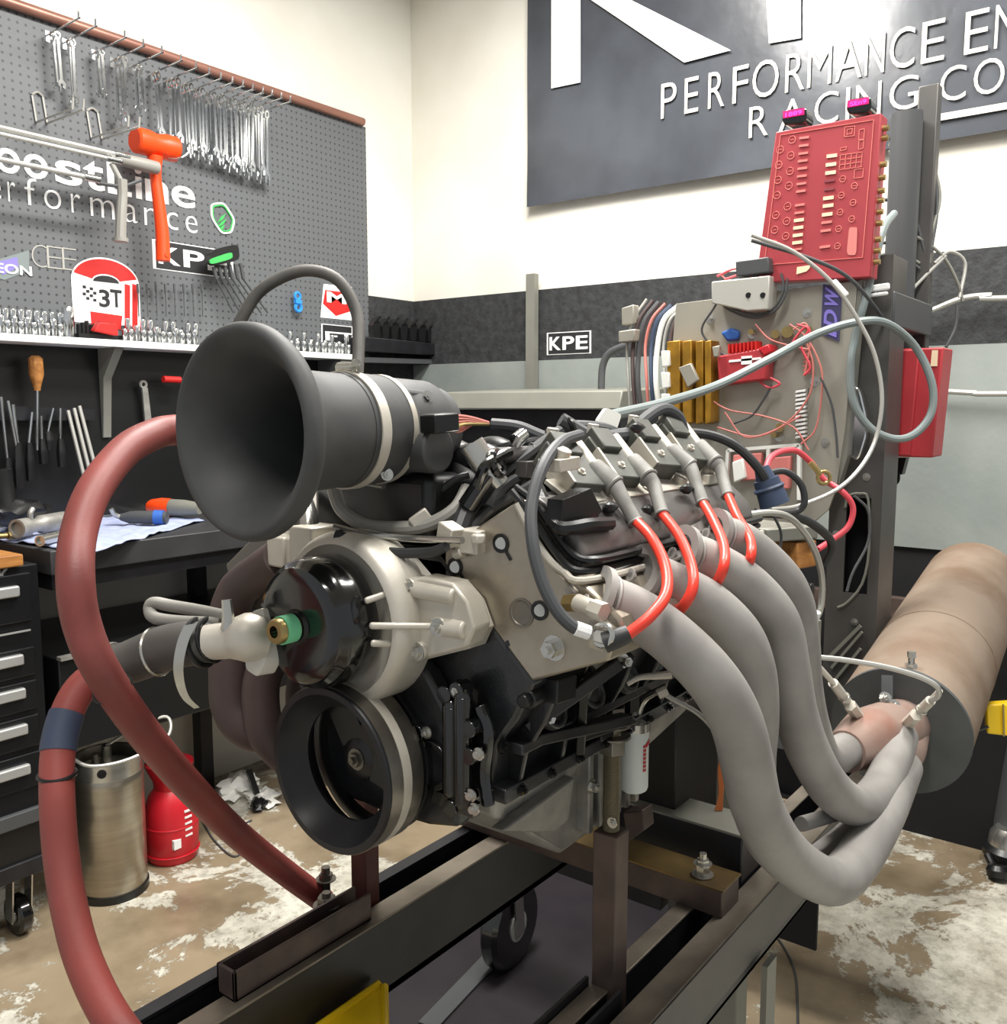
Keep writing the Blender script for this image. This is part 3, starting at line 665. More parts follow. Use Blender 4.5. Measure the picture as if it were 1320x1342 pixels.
O('valve', m_zinc, lambda b: (cyl(b, (kx, ky, .4), (kx, ky, .45), .014, 12), cyl(b, (kx-.035, ky, .4), (kx-.035, ky, .435), .01, 10)), t)
T('keg_hose', m_cablew, 'loose clear line curling over the top of the steel keg', 'hose', lambda b: tube(b, [(kx, ky, .45), (kx+.07, ky-.06, .5), (kx+.14, ky-.1, .52), (kx+.12, ky-.13, .47), (kx+.0, ky-.13, .44), (kx-.1, ky-.09, .44), (kx-.13, ky-.02, .47)], .005, 8))
t = thing('red_jug', 'red plastic jug with a white label standing right of the steel keg', 'jug', (1.6, 2.57, 0))
jx, jy = 1.6, 2.57
O('bottle', m_jug, lambda b: lathe(b, (jx, jy, 0), UZ, [(0, 0), (0, .074), (.01, .08), (.1, .084), (.17, .082), (.21, .068), (.235, .05), (.26, .052), (.31, .075), (.318, .075), (.318, 0)], 40), t)
O('label', m_letter, lambda b: [box(b, jx-.045, jx-.02, jy-.0815, jy-.07, .06, .09)]+[box(b, jx-.005, jx+.02, jy-.0845, jy-.08, .09+.02*k, .096+.02*k) for k in range(5)], t)
for z in (.12, .028): O('ring', m_jug, lambda b: torus(b, (jx, jy, z), UZ, .0825, .003, 32, 6), t)
T('paper_rag', m_paper, 'crumpled white paper on the floor under the workbench', 'paper', lambda b: (blob(b, PZ(312, 1030, .03), .09, .06, .035, .5, 3, .8), blob(b, PZ(345, 1045, .02), .06, .05, .025, 1.5, 3, .8)))
T('black_shoe_pad', m_black, 'small black rubber foot on the floor behind the pulley', 'foot', lambda b: (blob(b, PZ(340, 1052, .02), .05, .03, .02, .8, 3, .3), bar(b, PZ(340, 1050, .02), PZ(326, 1010, .1), .02, .015)))
T('thin_floor_wire', m_cabled, 'thin wire looping on the floor near the red jug', 'wire', lambda b: tube(b, [PZ(262, 1070, .004), PZ(280, 1100, .004), PZ(305, 1122, .004), PZ(318, 1112, .004), PZ(300, 1090, .004), PZ(330, 1075, .004)], .003, 6))
# ---------------------------------------------------------------- banner on the back wall
XBn = 3.19
y0 = PX(690, 0, XBn).y; zb0 = PX(1300, 172, XBn).z
m_banner = M('banner_vinyl', '#383b41', .27, col2='#4a4e55', nscale=2.5, bump=1.0, bscale=5)
bn = thing('wall_banner', 'large dark vinyl banner with pale lettering on the back wall', 'banner', (XBn, y0-.8, zb0))
def sheet(b):
    n = 60; m = 14; g = []
    for i in range(n+1):
        row = []
        for j in range(m+1):
            y = y0-(y0+.9)*i/n; z = zb0+(3.4-zb0)*j/m
            row.append(b.verts.new((XBn+.008-.005*(noise.noise(V((y*2.2, z*3, 5)))+.4*noise.noise(V((y*7, z*5, 2)))), y, z)))
        g.append(row)
    for i in range(n):
        for j in range(m): b.faces.new((g[i][j], g[i+1][j], g[i+1][j+1], g[i][j+1]))
so = O('sheet', m_banner, sheet, bn, ang=80)
xl = XBn-.0005
def bl(ch, u0, u1, za, zb_, mat=m_letterbanner):
    a = PX(u0, 60, xl); c = PX(u1, 60, xl); a.z = c.z = za
    text('letter', ch, a, c-a, UZ*(zb_-za), mat, NX, bn, -.008, .001)
z1a, z1b = PX(1222, 81, xl).z, PX(1222, 27, xl).z
for ch, u0, u1 in (('P', 868, 888), ('E', 899, 917), ('R', 930, 951), ('F', 962, 982), ('O', 988, 1022), ('R', 1031, 1056), ('M', 1060, 1091), ('A', 1096, 1131), ('N', 1135, 1160), ('C', 1167, 1199), ('E', 1208, 1238), ('E', 1264, 1295), ('N', 1303, 1336)):
    if u0 > 1500: continue
    bl(ch, u0, u1, z1a, z1b)
z2a, z2b = PX(1188, 143, xl).z, PX(1188, 99, xl).z
for ch, u0, u1 in (('R', 985, 1010), ('A', 1024, 1060), ('C', 1071, 1102), ('I', 1112, 1117), ('N', 1125, 1158), ('G', 1169, 1207), ('C', 1235, 1269), ('O', 1279, 1319), ('M', 1330, 1372)):
    bl(ch, u0, u1, z2a, z2b)
O('full_stop', m_letterbanner, lambda b: quadplate(b, PXs([(1215, 131), (1221, 130), (1221, 137), (1215, 138)], xl), NX), bn)
gl = [[(723, 0), (761, -10), (761, 108), (723, 116)], [(775, 0), (740, -40), (790, -40), (827, 0), (958, 66), (897, 82)], [(1003, -40), (1050, -48), (1050, 50), (1008, 57)]]
for k, g_ in enumerate(gl): O('large_letter_stroke', m_paper, lambda b: quadplate(b, PXs(g_, xl), NX), bn, flat=True)
O('border_strip', m_letterbanner, lambda b: quadplate(b, [PX(1228, 150, xl), PX(1350, 129, xl), PX(1350, 138, xl), PX(1228, 159, xl)], NX), bn, flat=True)
# KPE sticker on black band
q = PXs([(717, 430), (775, 433), (775, 463), (717, 460)], XW-.013); q[0].z = q[1].z; q[3].z = q[2].z
t = decal('wall_sticker', 'white framed three letter sticker on the black band of the back wall', at=q[3])
sticker_frame(t, q, NX, m_letter, m_blackv, .07)
for k, ch in enumerate('KPE'):
    text('letter', ch, q[3]+(q[0]-q[3])*.2+(q[2]-q[3])*(.07+.3*k)+NX*.0025, (q[2]-q[3])*.26, (q[0]-q[3])*.6, m_letter, NX, t, .02)
# ================================================================ ENGINE
YC, ZK = .79, 1.025
ex = V((1, 0, 0))
eng = thing('v8_engine', 'bare aluminium and black eight cylinder engine mounted on the steel test frame', 'engine', (1.05, YC, .86))
def mir(pr_): return [(2*YC-y, z) for y, z in pr_]
near = [(.70, 1.275), (.568, 1.149), (.592, 1.10), (.622, 1.06), (.628, 1.0)]
blk = O('engine_block', m_blackrough, lambda b: cross_section(b, near+mir(near)[::-1], .80, 1.33), eng, bevel=.006)
# casting ribs, bosses on the near flank of the block
def ribs(b):
    for i in range(6):
        x = .83+i*.088
        prism(b, [(x, .57, 1.14), (x, .60, 1.09), (x, .632, 1.05), (x, .63, 1.0), (x, .612, 1.0), (x, .60, 1.05), (x, .575, 1.09), (x, .558, 1.13)], (.008, 0, 0))
    for i in range(5):
        x = .875+i*.088; lathe(b, (x, .600, 1.09), (0, -.8, .35), [(0, 0), (0, .026), (.012, .024), (.012, .018), (.008, .016), (.008, 0)], 18)
    box(b, .80, 1.33, .606, .64, .996, 1.014); box(b, .81, 1.33, .59, .62, 1.055, 1.068)
O('casting_ribs', m_blackrough, ribs, blk, bevel=.002)
for u, v, y in ((712, 914, .60), (724, 942, .60), (760, 903, .57), (800, 868, .54), (658, 978, .61), (690, 965, .61), (602, 900, .66)): O('block_bolt', m_gloss, lambda b: bolt(b, PY(u, v, y), (0, -1, .1), .006, .008), blk)
for i in range(8): O('block_bolt', m_gloss, lambda b: bolt(b, (.83+i*.062, .606, 1.005), (0, -1, 0), .005, .006), blk)
for u, v, y in ((765, 898, .57), (716, 940, .59), (816, 866, .53)): O('bright_bolt', m_zinc, lambda b: bolt(b, PY(u, v, y), (-.4, -1, .1), .006, .012), blk)
# arms and bracket at the engine's near side
arm = O('mount_bracket', m_black, lambda b: (bar(b, PY(690, 955, .60), PY(812, 868, .53), .012, .016), bar(b, PY(700, 968, .60), PY(822, 942, .57), .02, .014), bar(b, PY(765, 900, .57), PY(760, 985, .6), .012, .014),
    prism(b, [PY(735, 960, .6), PY(830, 940, .585), PY(838, 947, .58), PY(760, 975, .6)], (.01, .05, -.0)), box(b, 1.0, 1.09, .60, .67, 1.012, 1.022)), eng, bevel=.002)
O('sensor_block', m_black, lambda b: (bar(b, PY(716, 905, .57), PY(742, 897, .57), .03, .028), cyl(b, PY(690, 917, .58), PY(712, 905, .58), .012, 14), cyl(b, PY(684, 920, .58), PY(692, 916, .58), .008, 14)), eng, bevel=.002)
# oil pan
pan = [(.815, 1.0), (1.33, 1.0), (1.33, .96), (1.22, .92), (1.195, .85), (.99, .845), (.935, .885), (.88, .93), (.815, .965)]
op = O('oil_pan', m_alupan, lambda b: hexa(b, [(x, .655 if z < .95 else .635, z) for x, z in pan], [(x, .925 if z < .95 else .945, z) for x, z in pan]), eng, bevel=.006)
def flutes(b):
    for i in range(6): x = 1.03+i*.026; box(b, x, x+.012, .636, .66, .862, .992)
    prism(b, [(.83, .634, .945), (.95, .64, .895), (.985, .64, .90), (.99, .634, .96)], (0, .02, 0))
O('pan_flutes', m_alupan, flutes, op, bevel=.003)
O('pan_bolts', m_zinc, lambda b: [bolt(b, (.86+i*.058, .632, .985), (0, -1, 0), .005, .006) for i in range(8)]+[bolt(b, PY(775, 1030, .62), (0, -1, 0), .007, .01)], op)
# timing cover
tc = [(.655, .965), (.655, 1.08), (.70, 1.14), (.74, 1.17), (.84, 1.17), (.88, 1.14), (.925, 1.08), (.925, .965), (.88, .955), (.79, .95), (.70, .955)]
cov = O('timing_cover', m_blackrough, lambda b: cross_section(b, tc, .772, .80), eng, bevel=.006)
def covd(b):
    for u, v0, v1 in ((592, 925, 1035), (607, 912, 1050)):
        a, c = PX(u, v0, .768), PX(u, v1, .768); cyl(b, a, c, .011, 14); blob(b, a, .011, .011, .011); blob(b, c, .011, .011, .011)
    bar(b, PX(570, 1040, .77), PX(625, 1062, .77), .014, .016); lathe(b, PX(572, 1000, .775), -ex, [(0, .03), (.012, .03), (.012, .022), (0, .022)], 24)
    for u, v in ((596, 905), (612, 900), (628, 950), (628, 985), (620, 1040), (560, 955), (603, 1052)): cyl(b, PX(u, v, .78), PX(u, v, .78)-ex*.02, .010, 14)
    tube(b, [PX(628, 925, .78), PX(640, 960, .78), PX(635, 1010, .78), PX(640, 1055, .78)], .008, 8)
O('cover_bosses', m_gloss, covd, cov, bevel=.001)
OM('cover_bolt', m_zinc, [lambda b, u=u, v=v: bolt(b, PX(u, v, .765), -ex, .005, .006) for u, v in ((600, 905), (628, 988), (618, 1042), (622, 1060), (560, 960))], cov)
# crank damper drum
dm = O('crank_pulley', m_frame, lambda b: (lathe(b, (.697, YC, ZK), ex, [(0, .091), (0, .0985), (.002, .1), (.056, .1), (.059, .098), (.059, .092), (.032, .088), (.034, .070), (.029, .069), (.012, .085)], 64, closed=True)), eng, label='black hollow drum pulley with bright bands')
O('dull_steel_band', m_steel, lambda b: lathe(b, (.697, YC, ZK), ex, [(.004, .099), (.004, .1010), (.022, .1010), (.022, .099)], 64, closed=True), dm)
O('bright_steel_band', m_alu, lambda b: lathe(b, (.697, YC, ZK), ex, [(.0225, .099), (.0225, .1014), (.036, .1014), (.036, .099)], 64, closed=True), dm)
O('dark_steel_band', m_steel, lambda b: lathe(b, (.697, YC, ZK), ex, [(.0365, .099), (.0365, .1008), (.056, .1008), (.056, .099)], 64, closed=True), dm)
O('rear_ring', m_black, lambda b: lathe(b, (.697, YC, ZK), ex, [(.066, .03), (.062, .094), (.066, .098), (.1, .098), (.103, .095), (.103, .03)], 64, closed=True) if 0 else lathe(b, (.697, YC, ZK), ex, [(.064, .084), (.064, .094), (.066, .098), (.076, .098), (.079, .095), (.079, .084)], 64, closed=True), dm)
O('hub', m_black, lambda b: lathe(b, (.697, YC, ZK), ex, [(.046, 0), (.046, .018), (.05, .026), (.09, .03), (.09, 0)], 32), dm)
for an in (1.1, 2.2, 3.3):
    d = V((0, math.cos(an), math.sin(an))); p = V((.697, YC, ZK))
    O('spoke', m_black, lambda b: bar(b, p+ex*.056+d*.02, p+ex*.05+d*.091, .045, .012, up=(1, 0, 0)), dm, bevel=.002)
O('crank_bolt', m_steel, lambda b: bolt(b, (.743, YC, ZK), -ex, .009, .006), dm)
# water pump
wx = .664; WY, WZ = .80, 1.203
wp = O('water_pump', m_alu, lambda b: prism(b, PXs([(352, 742), (362, 700), (395, 690), (470, 704), (520, 728), (548, 762), (592, 768), (614, 790), (627, 826), (616, 850), (560, 864), (500, 872), (430, 885), (352, 850)], .77), (.028, 0, 0)), eng)
def volute(b):
    lathe(b, (.722, WY-.006, WZ-.002), ex, [(.006, 0), (.006, .078), (.003, .086), (-.003, .090), (-.002, .097), (.004, .102), (.014, .1045), (.05, .1045), (.05, 0)], 56)
O('volute', m_alu, volute, wp, ang=50)
def wing(b):
    prism(b, PXs([(528, 762), (552, 756), (592, 764), (612, 788), (622, 824), (612, 848), (562, 862), (528, 866), (520, 820)], .752), (.03, 0, 0))
    for (a, c, r) in (((542, 772), (598, 782), .010), ((570, 820), (612, 826), .011)):
        A, C_ = PX(*a, .752), PX(*c, .755); cyl(b, A, C_, r, 18)
    for (a, c) in (((478, 788), (536, 768)), ((484, 820), (574, 821)), ((486, 843), (546, 845))):
        bar(b, PX(*a, .70), PX(*c, .752), .006, .008)
    for u, v in ((534, 770), (574, 822), (547, 854)): cyl(b, PX(u, v, .745), PX(u, v, .745)+ex*.03, .0105, 16)
    prism(b, PXs([(455, 730), (462, 724), (468, 750), (448, 745)], .74), (.03, 0, 0))
    box(b, .745, .79, PX(356, 700, .75).y-.03, PX(356, 700, .75).y+.005, 1.245, 1.285)
O('wing_casting', m_alu, wing, wp, bevel=.004)
OM('pump_bolt', m_zinc, [lambda b, u=u, v=v: bolt(b, PX(u, v, .745), -ex, .007, .006) for u, v in ((534, 770), (574, 822), (547, 854))], wp)
def neck(b):
    p = PX(398, 722, .74); box(b, .735, .785, p.y-.02, p.y+.022, p.z-.02, p.z+.03)
    box(b, .748, .785, p.y+.02, p.y+.05, p.z-.045, p.z+.012)
    prism(b, PXs([(410, 708), (465, 700), (468, 712), (412, 728)], .745), (.04, 0, 0))
O('top_neck', m_alu, neck, wp, bevel=.003)
O('outlet_pipe', m_zinc, lambda b: tube(b, [PX(405, 706, .76), PX(404, 680, .77), PX(396, 655, .78), PX(384, 640, .79)], .013, 14), wp)
pl = O('pump_pulley', m_gloss, lambda b: lathe(b, (wx, WY, WZ), ex, [(0, 0), (0, .05), (0, .060), (.003, .0665), (.008, .0685), (.012, .073), (.018, .0755), (.05, .0765), (.056, .075), (.056, 0)], 64), eng, label='glossy black drum on the pump nose')
no = PX(378, 830, .636)
O('pump_nose', m_brass, lambda b: lathe(b, (.632, WY, WZ+.0), ex, [(0, .007), (0, .0125), (.003, .0145), (.012, .0145), (.05, .0145), (.05, 0), (.01, 0), (.01, .007)], 24), pl)
O('green_tape', m_green, lambda b: lathe(b, (.641, WY, WZ), ex, [(0, .0145), (0, .0162), (.017, .0162), (.017, .0145)], 28, closed=True), pl)
O('nose_seal', m_black, lambda b: lathe(b, (.66, WY, WZ), ex, [(0, 0), (0, .018), (.006, .022), (.01, .022)], 24), pl)
# thermostat elbow
th = O('thermostat_housing', m_alu, lambda b: prism(b, roundrect([PD(328, 802, 1.06), PD(346, 796, 1.06), PD(349, 866, 1.05), PD(338, 888, 1.05), PD(320, 876, 1.05)], .25), (.018, -.006, 0)), eng, bevel=.003)
O('elbow', m_alu, lambda b: tube(b, [PD(340, 836, 1.07), PD(322, 836, 1.06), PD(300, 839, 1.06), PD(270, 842, 1.06)], [.030, .029, .0215, .0205], 20), th)
O('bleed_lug', m_zinc, lambda b: tube(b, [PD(299, 826, 1.05), PD(299, 808, 1.05), PD(297, 786, 1.05)], [.009, .007, .006], 10), th)
# cylinder heads
hp_ = [(.708, 1.278), (.589, 1.349), (.556, 1.291), (.527, 1.268), (.462, 1.222), (.474, 1.188), (.57, 1.149)]
h1 = O('cylinder_head', m_aluplate, lambda b: cross_section(b, hp_, .80, 1.285), eng, bevel=.003, label='near cylinder head with a machined front face')
h2 = O('cylinder_head', M('shade_toned_casting', '#6f6b64', .6, .2), lambda b: cross_section(b, mir(hp_)[::-1], .80, 1.285), eng, bevel=.003)  # far head: shade put into a darker colour, its lamp-lit flank glared white
def ports(b):
    for u, v in ((657, 712), (597, 743), (708, 800)): lathe(b, PX(u, v, .8), -ex, [(0, .011), (.002, .011), (.002, .0075), (0, .0075)], 18); cyl(b, PX(u, v, .8), PX(u, v, .798), .0045, 10)
O('face_holes', m_black, ports, h1)
OM('face_pin', m_zinc, [lambda b, u=u, v=v: cyl(b, PX(u, v, .8), PX(u, v, .7965), .0068, 14) for u, v in ((657, 712), (597, 743), (708, 800))], h1)
def slots(b):
    for u, v in ((663, 722), (604, 752), (700, 793)): d = V((0, -.6, -.8)); bar(b, PX(u, v, .7995), PX(u, v, .7995)+d*.012, .003, .003)
    cyl(b, PX(666, 843, .8), PX(666, 843, .799), .0035, 10); cyl(b, PX(736, 800, .8), PX(736, 800, .799), .004, 10)
O('face_slots', m_black, slots, h1)
O('core_plug', m_steel, lambda b: lathe(b, PX(684, 803, .8), -ex, [(0, .0165), (.0015, .0165), (.0015, .014), (.0006, .013), (.0006, 0)], 30), h1)
O('large_bolt', m_zinc, lambda b: bolt(b, PX(727, 849, .8), -ex, .0095, .014), h1)
O('corner_fitting', m_alu, lambda b: (box(b, .785, .825, PX(618, 712, .8).y-.02, PX(618, 712, .8).y+.012, 1.285, 1.312), cyl(b, PX(627, 712, .785), PX(627, 700, .785), .009, 6), cyl(b, PX(596, 726, .79), PX(607, 722, .79), .007, 12)), h1, bevel=.002)
sn = O('coolant_sensor', m_brass, lambda b: cyl(b, PX(744, 790, .79), PX(757, 790, .785), .010, 6), eng, label='brass coolant sensor')
O('sensor_body', m_alu, lambda b: cyl(b, PX(757, 790, .785), PX(778, 798, .78), .0095, 14), sn)
O('sensor_tip', m_alu, lambda b: (cyl(b, PX(776, 797, .78), PX(792, 803, .778), .0105, 6)), sn)
# exhaust side ledge of the head
O('exhaust_ledge', m_aluplate, lambda b: (cross_section(b, [(.545, 1.283), (.50, 1.262), (.462, 1.235), (.455, 1.215), (.50, 1.22)], .803, 1.28)), h1, bevel=.004)
# valve covers
vcp = [(.524, 1.270), (.513, 1.292), (.520, 1.312), (.545, 1.334), (.572, 1.350), (.602, 1.352), (.592, 1.345)]
vc = O('valve_cover', m_vc, lambda b: cross_section(b, vcp, .815, 1.275), eng, bevel=.012, bseg=3)
vc2 = O('valve_cover', m_vc, lambda b: cross_section(b, mir(vcp)[::-1], .815, 1.275), eng, bevel=.012)
def rim(b):
    tube(b, [(.802, .60, 1.358), (.802, .575, 1.335), (.803, .55, 1.305), (.806, .525, 1.28), (.822, .509, 1.277), (.9, .506, 1.277), (1.1, .506, 1.277), (1.28, .508, 1.278)], .0045, 8)
    tube(b, [(.807, .598, 1.362), (.807, .57, 1.345), (.808, .545, 1.315), (.812, .522, 1.292), (.828, .506, 1.288), (.9, .503, 1.287), (1.1, .503, 1.287), (1.28, .505, 1.288)], .0045, 8)
O('cover_gasket', m_black, rim, vc)
O('cover_flange', m_alu, lambda b: tube(b, [(.799, .59, 1.345), (.80, .56, 1.30), (.803, .532, 1.276), (.82, .503, 1.268), (1.1, .500, 1.268), (1.28, .502, 1.268)], .0042, 8), vc)
# intake manifold
def manif(b):
    cross_section(b, [(.69, 1.30), (.70, 1.36), (.74, 1.385), (.84, 1.385), (.88, 1.36), (.89, 1.30)], .87, 1.26)
mf = O('intake_manifold', m_black, manif, eng, bevel=.015)
O('added_valley_blackout', m_black, lambda b: box(b, .80, .872, .72, .925, 1.286, 1.37), mf, bevel=.012)  # black box added to darken the valley and hide the glaring far flank
def runners(b):
    for i in range(4):
        x = .90+i*.1
        for s in (-1, 1):
            tube(b, [(x-.01, YC+s*.02, 1.375), (x, YC+s*.07, 1.385), (x+.005, YC+s*.105, 1.365), (x+.01, YC+s*.135, 1.33), (x+.01, YC+s*.15, 1.31)], [.020, .021, .021, .02, .018], 14)
O('runners', m_black, runners, mf)
O('valley_cover', m_black, lambda b: box(b, .80, 1.3, .69, .89, 1.25, 1.285), eng, bevel=.004)
# throttle body
tb = O('throttle_body', m_rubber, lambda b: (lathe(b, (.80, YC, 1.423), ex, [(0, .05), (0, .060), (.012, .062), (.06, .060), (.075, .052), (.085, .052), (.085, .046)], 40, closed=True)), eng)
O('throttle_plate', m_black, lambda b: cyl(b, (.84, YC, 1.423), (.842, YC, 1.423), .055, 30), tb)
mc = PY(576, 590, .71)
O('motor_can', m_rubber, lambda b: (cyl(b, mc, mc+V((-.0, .09, 0)), .0275, 28)), tb, bevel=.003, label='round throttle motor')
O('motor_cover', m_rubber, lambda b: prism(b, roundrect(PYs([(493, 528), (525, 508), (563, 512), (577, 538), (572, 566), (575, 612), (520, 618), (494, 612)], .745), .2), (0, .03, 0)), tb, bevel=.005)
OM('cover_screw', m_zinc, [lambda b, u=u, v=v: bolt(b, PY(u, v, .742), (-.5, -1, .2), .005, .006) for u, v in ((514, 527), (507, 622), (560, 520))], tb)
O('throttle_plug', m_black, lambda b: (bar(b, PY(560, 556, .705), PY(592, 553, .70), .028, .022)), tb, bevel=.002)
def pig(b):
    for k in range(6): tube(b, [PY(590, 546+k*3, .70), PY(602, 545+k*4, .70), PY(620, 548+k*1.5, .70), PY(640, 554, .70)], .0022, 6)
O('pigtail_wires', m_pinkcable, pig, tb)
O('yellow_wire', m_brass, lambda b: tube(b, [PY(592, 560, .698), PY(610, 556, .695), PY(640, 556, .70)], .0024, 6), tb)
# shiny fuel fittings
ff = O('fuel_rail_fitting', m_zinc, lambda b: (cyl(b, PY(618, 582, .68), PY(644, 622, .66), .0155, 24), cyl(b, PY(640, 614, .66), PY(656, 634, .65), .011, 20)), eng)
O('fitting_elbow', m_gloss, lambda b: (tube(b, [PY(625, 640, .66), PY(635, 612, .65), PY(655, 598, .65), PY(668, 592, .65)], .006, 10), torus(b, PY(652, 608, .65), (.3, -1, .3), .014, .005, 20, 8), cyl(b, PY(640, 622, .66), PY(612, 664, .68), .012, 14)), ff)
O('small_cap', m_chrome, lambda b: cyl(b, PY(676, 578, .66), PY(686, 570, .66), .009, 14), ff)
# harness looms (parts of the engine)
def loom(name, mat, pts, r, parent=eng, n=6, label=None): return O(name, mat, lambda b: tube(b, pts, r, 10, n=n), parent, label=label)
loom('wiring_loom', m_loom, [PD(645, 556, 1.22), PD(680, 560, 1.21), PD(722, 575, 1.2), PD(745, 560, 1.2), PD(790, 562, 1.22), PD(826, 574, 1.25), PD(842, 552, 1.27), PD(868, 536, 1.3), PD(888, 545, 1.32), PD(896, 566, 1.33)], .0085)
loom('wiring_loom', m_loom, [PD(735, 550, 1.19), PD(770, 570, 1.2), PD(800, 572, 1.22), PD(835, 568, 1.25)], .010)
loom('wiring_loom', m_blackhose, [PD(735, 565, 1.15), PD(690, 598, 1.12), PD(645, 632, 1.10), PD(615, 665, 1.08), PD(600, 700, 1.06)], [.008, .009, .011, .012, .012])
loom('wiring_loom', m_blackhose, [PD(728, 590, 1.14), PD(690, 620, 1.12), PD(660, 640, 1.1), PD(640, 668, 1.08)], .010)
loom('wiring_loom', m_blackhose, [PD(700, 635, 1.08), PD(665, 655, 1.08), PD(640, 670, 1.08), PD(610, 700, 1.07)], .007)
loom('wiring_loom', m_blackhose, [PD(640, 590, 1.22), PD(680, 582, 1.2), PD(730, 572, 1.2)], .006)
loom('sensor_cable', m_loom, [PD(760, 570, 1.1), PD(735, 580, 1.03), PD(712, 610, .98), PD(697, 660, .95), PD(698, 710, .93), PD(710, 760, .92), PD(730, 800, .915), PD(752, 822, .915), PD(770, 828, .92)], .0068, label='thick grey cable looping down past the head face')
loom('cable_end', m_letter, [PD(754, 823, .914), PD(772, 829, .918)], .0075)
OM('loom_tape', m_black, [lambda b, u=u, v=v, d=d: torus(b, PD(u, v, d), (.6, -.5, .3), .009, .004, 16, 6) for u, v, d in ((722, 573, 1.195), (748, 558, 1.19), (700, 592, 1.13), (625, 655, 1.09))], eng)
loom('bypass_hose', m_greyhose, [PD(437, 640, 1.12), PD(448, 668, 1.11), PD(478, 688, 1.1), (PD(520, 692, 1.09)), PD(560, 688, 1.08), PD(596, 668, 1.08), PD(613, 640, 1.1)], .0085, label='pale grey hose drooping under the throttle')
loom('steel_line', m_zinc, [PD(438, 690, 1.08), PD(480, 700, 1.07), PD(540, 706, 1.06), PD(606, 708, 1.0)], .004)
O('hose_clip', m_alu, lambda b: bar(b, PD(540, 688, 1.08), PD(562, 672, 1.08), .012, .016), eng, bevel=.002)
O('hose_clip', m_alu, lambda b: (bar(b, PD(582, 694, 1.05), PD(600, 706, 1.03), .02, .022), torus(b, PD(598, 700, 1.05), (.2, 1, -1), .014, .003, 16, 6)), eng, bevel=.002)
O('vacuum_line', m_blackhose, lambda b: (tube(b, [PD(545, 680, 1.1), PD(570, 650, 1.1), PD(598, 628, 1.1), PD(615, 622, 1.1)], .0045, 8), tube(b, [PD(440, 700, 1.07), PD(500, 722, 1.06), PD(560, 724, 1.04), PD(585, 716, 1.02)], .006, 8)), eng)
O('white_tag', m_paper, lambda b: prism(b, roundrect([PD(783, 552, 1.3), PD(795, 534, 1.3), (PD(815, 543, 1.3)), PD(809, 562, 1.3), PD(790, 560, 1.3)], .2), (.012, .012, 0)), eng)
# coils, boots
cb = O('coil_bracket', m_alu, lambda b: None, eng) if 0 else None
towers = [((762, 590), (778, 612), (806, 636), (812, 646), (833, 684)), ((812, 583), (828, 604), (850, 626), (857, 636), (868, 674)), ((862, 570), (878, 590), (904, 612), (908, 620), (921, 659)), ((900, 564), (915, 584), (937, 606), (944, 614), (954, 650))]
ys = .565
for k, (a, b_, c, d, e) in enumerate(towers):
    A = PY(*a, .60); B_ = PY(*b_, .578); C_ = PY(*c, .548); D_ = PY(*d, .54); E_ = PY(*e, .515)
    ax = (B_-A).normalized()
    cl = O('ignition_coil', m_coil, lambda b: (bar(b, A-ax*.02+V((-.034, .006, -.016)), A+ax*.05+V((-.034, .004, -.018)), .05, .036, up=(0, -.5, 1)), bar(b, A-ax*.01+V((-.034, .012, .006)), A+ax*.025+V((-.034, .012, .004)), .034, .03, up=(0, -.5, 1)), cyl(b, A-ax*.012, B_+ax*.01, .0068, 14)), eng, bevel=.002)
    O('coil_tower', m_alu, lambda b: (cyl(b, A-ax*.014, B_, .0078, 14), bar(b, A+V((-.06, .005, -.012)), A+ax*.045+V((-.06, .005, -.014)), .004, .03, up=(0, -.5, 1))), cl)
    O('boot', m_boot, lambda b: (tube(b, [B_-ax*.002, B_+(C_-B_)*.1, C_], [.0105, .0125, .0125], 16, n=3), tube(b, [C_-(C_-B_)*.03, D_, (D_+E_)/2, E_], [.0108, .0092, .0082, .0085], 14), torus(b, C_, C_-B_, .0112, .0022, 18, 6), torus(b, E_, E_-D_, .0082, .0018, 16, 6)), cl, label='grey rubber spark plug boot')
    O('coil_screw', m_alu, lambda b: (cyl(b, A+V((-.035, .02, .015)), A+V((-.035, .018, .027)), .007, 12), bolt(b, A+V((-.045, -.025, -.028)), (0, -.6, .8), .006, .008)), cl)
def brk(b):
    bar(b, PY(728, 612, .60), PY(770, 668, .545), .014, .006, up=(0, -.6, .8)); bar(b, PY(742, 640, .59), PY(762, 690, .55), .03, .006, up=(-1, 0, .3))
    prism(b, [PY(765, 650, .56), PY(800, 640, .56), PY(812, 672, .54), PY(782, 688, .54)], (.0, .006, .006))
    bar(b, (.86, .575, 1.352), (1.25, .575, 1.352), .05, .006, up=(0, -.5, .8))
    for u, v in ((733, 602), (790, 660), (845, 650), (888, 636), (925, 622)):
        p = PY(u, v, .565); cyl(b, p, p+V((0, -.006, .012)), .010, 14); bar(b, p+V((-.02, 0, -.006)), p+V((.02, 0, -.004)), .03, .014)
O('coil_bracket', m_alu, brk, eng, bevel=.001)
O('dark_bracket', m_black, lambda b: (tube(b, [PY(705, 640, .60), PY(720, 672, .565), PY(735, 692, .535), PY(770, 688, .52), PY(800, 686, .52)], .008, 8), prism(b, PYs([(738, 655), (775, 640), (790, 670), (765, 692), (735, 690)], .535), (0, .02, 0))), eng, bevel=.001)
for u, v in ((800, 664), (848, 668), (900, 640), (835, 560), (945, 660)): O('rubber_plug', m_black, lambda b: blob(b, PY(u, v, .535), .013, .008, .007, 0, 2, .5), eng)
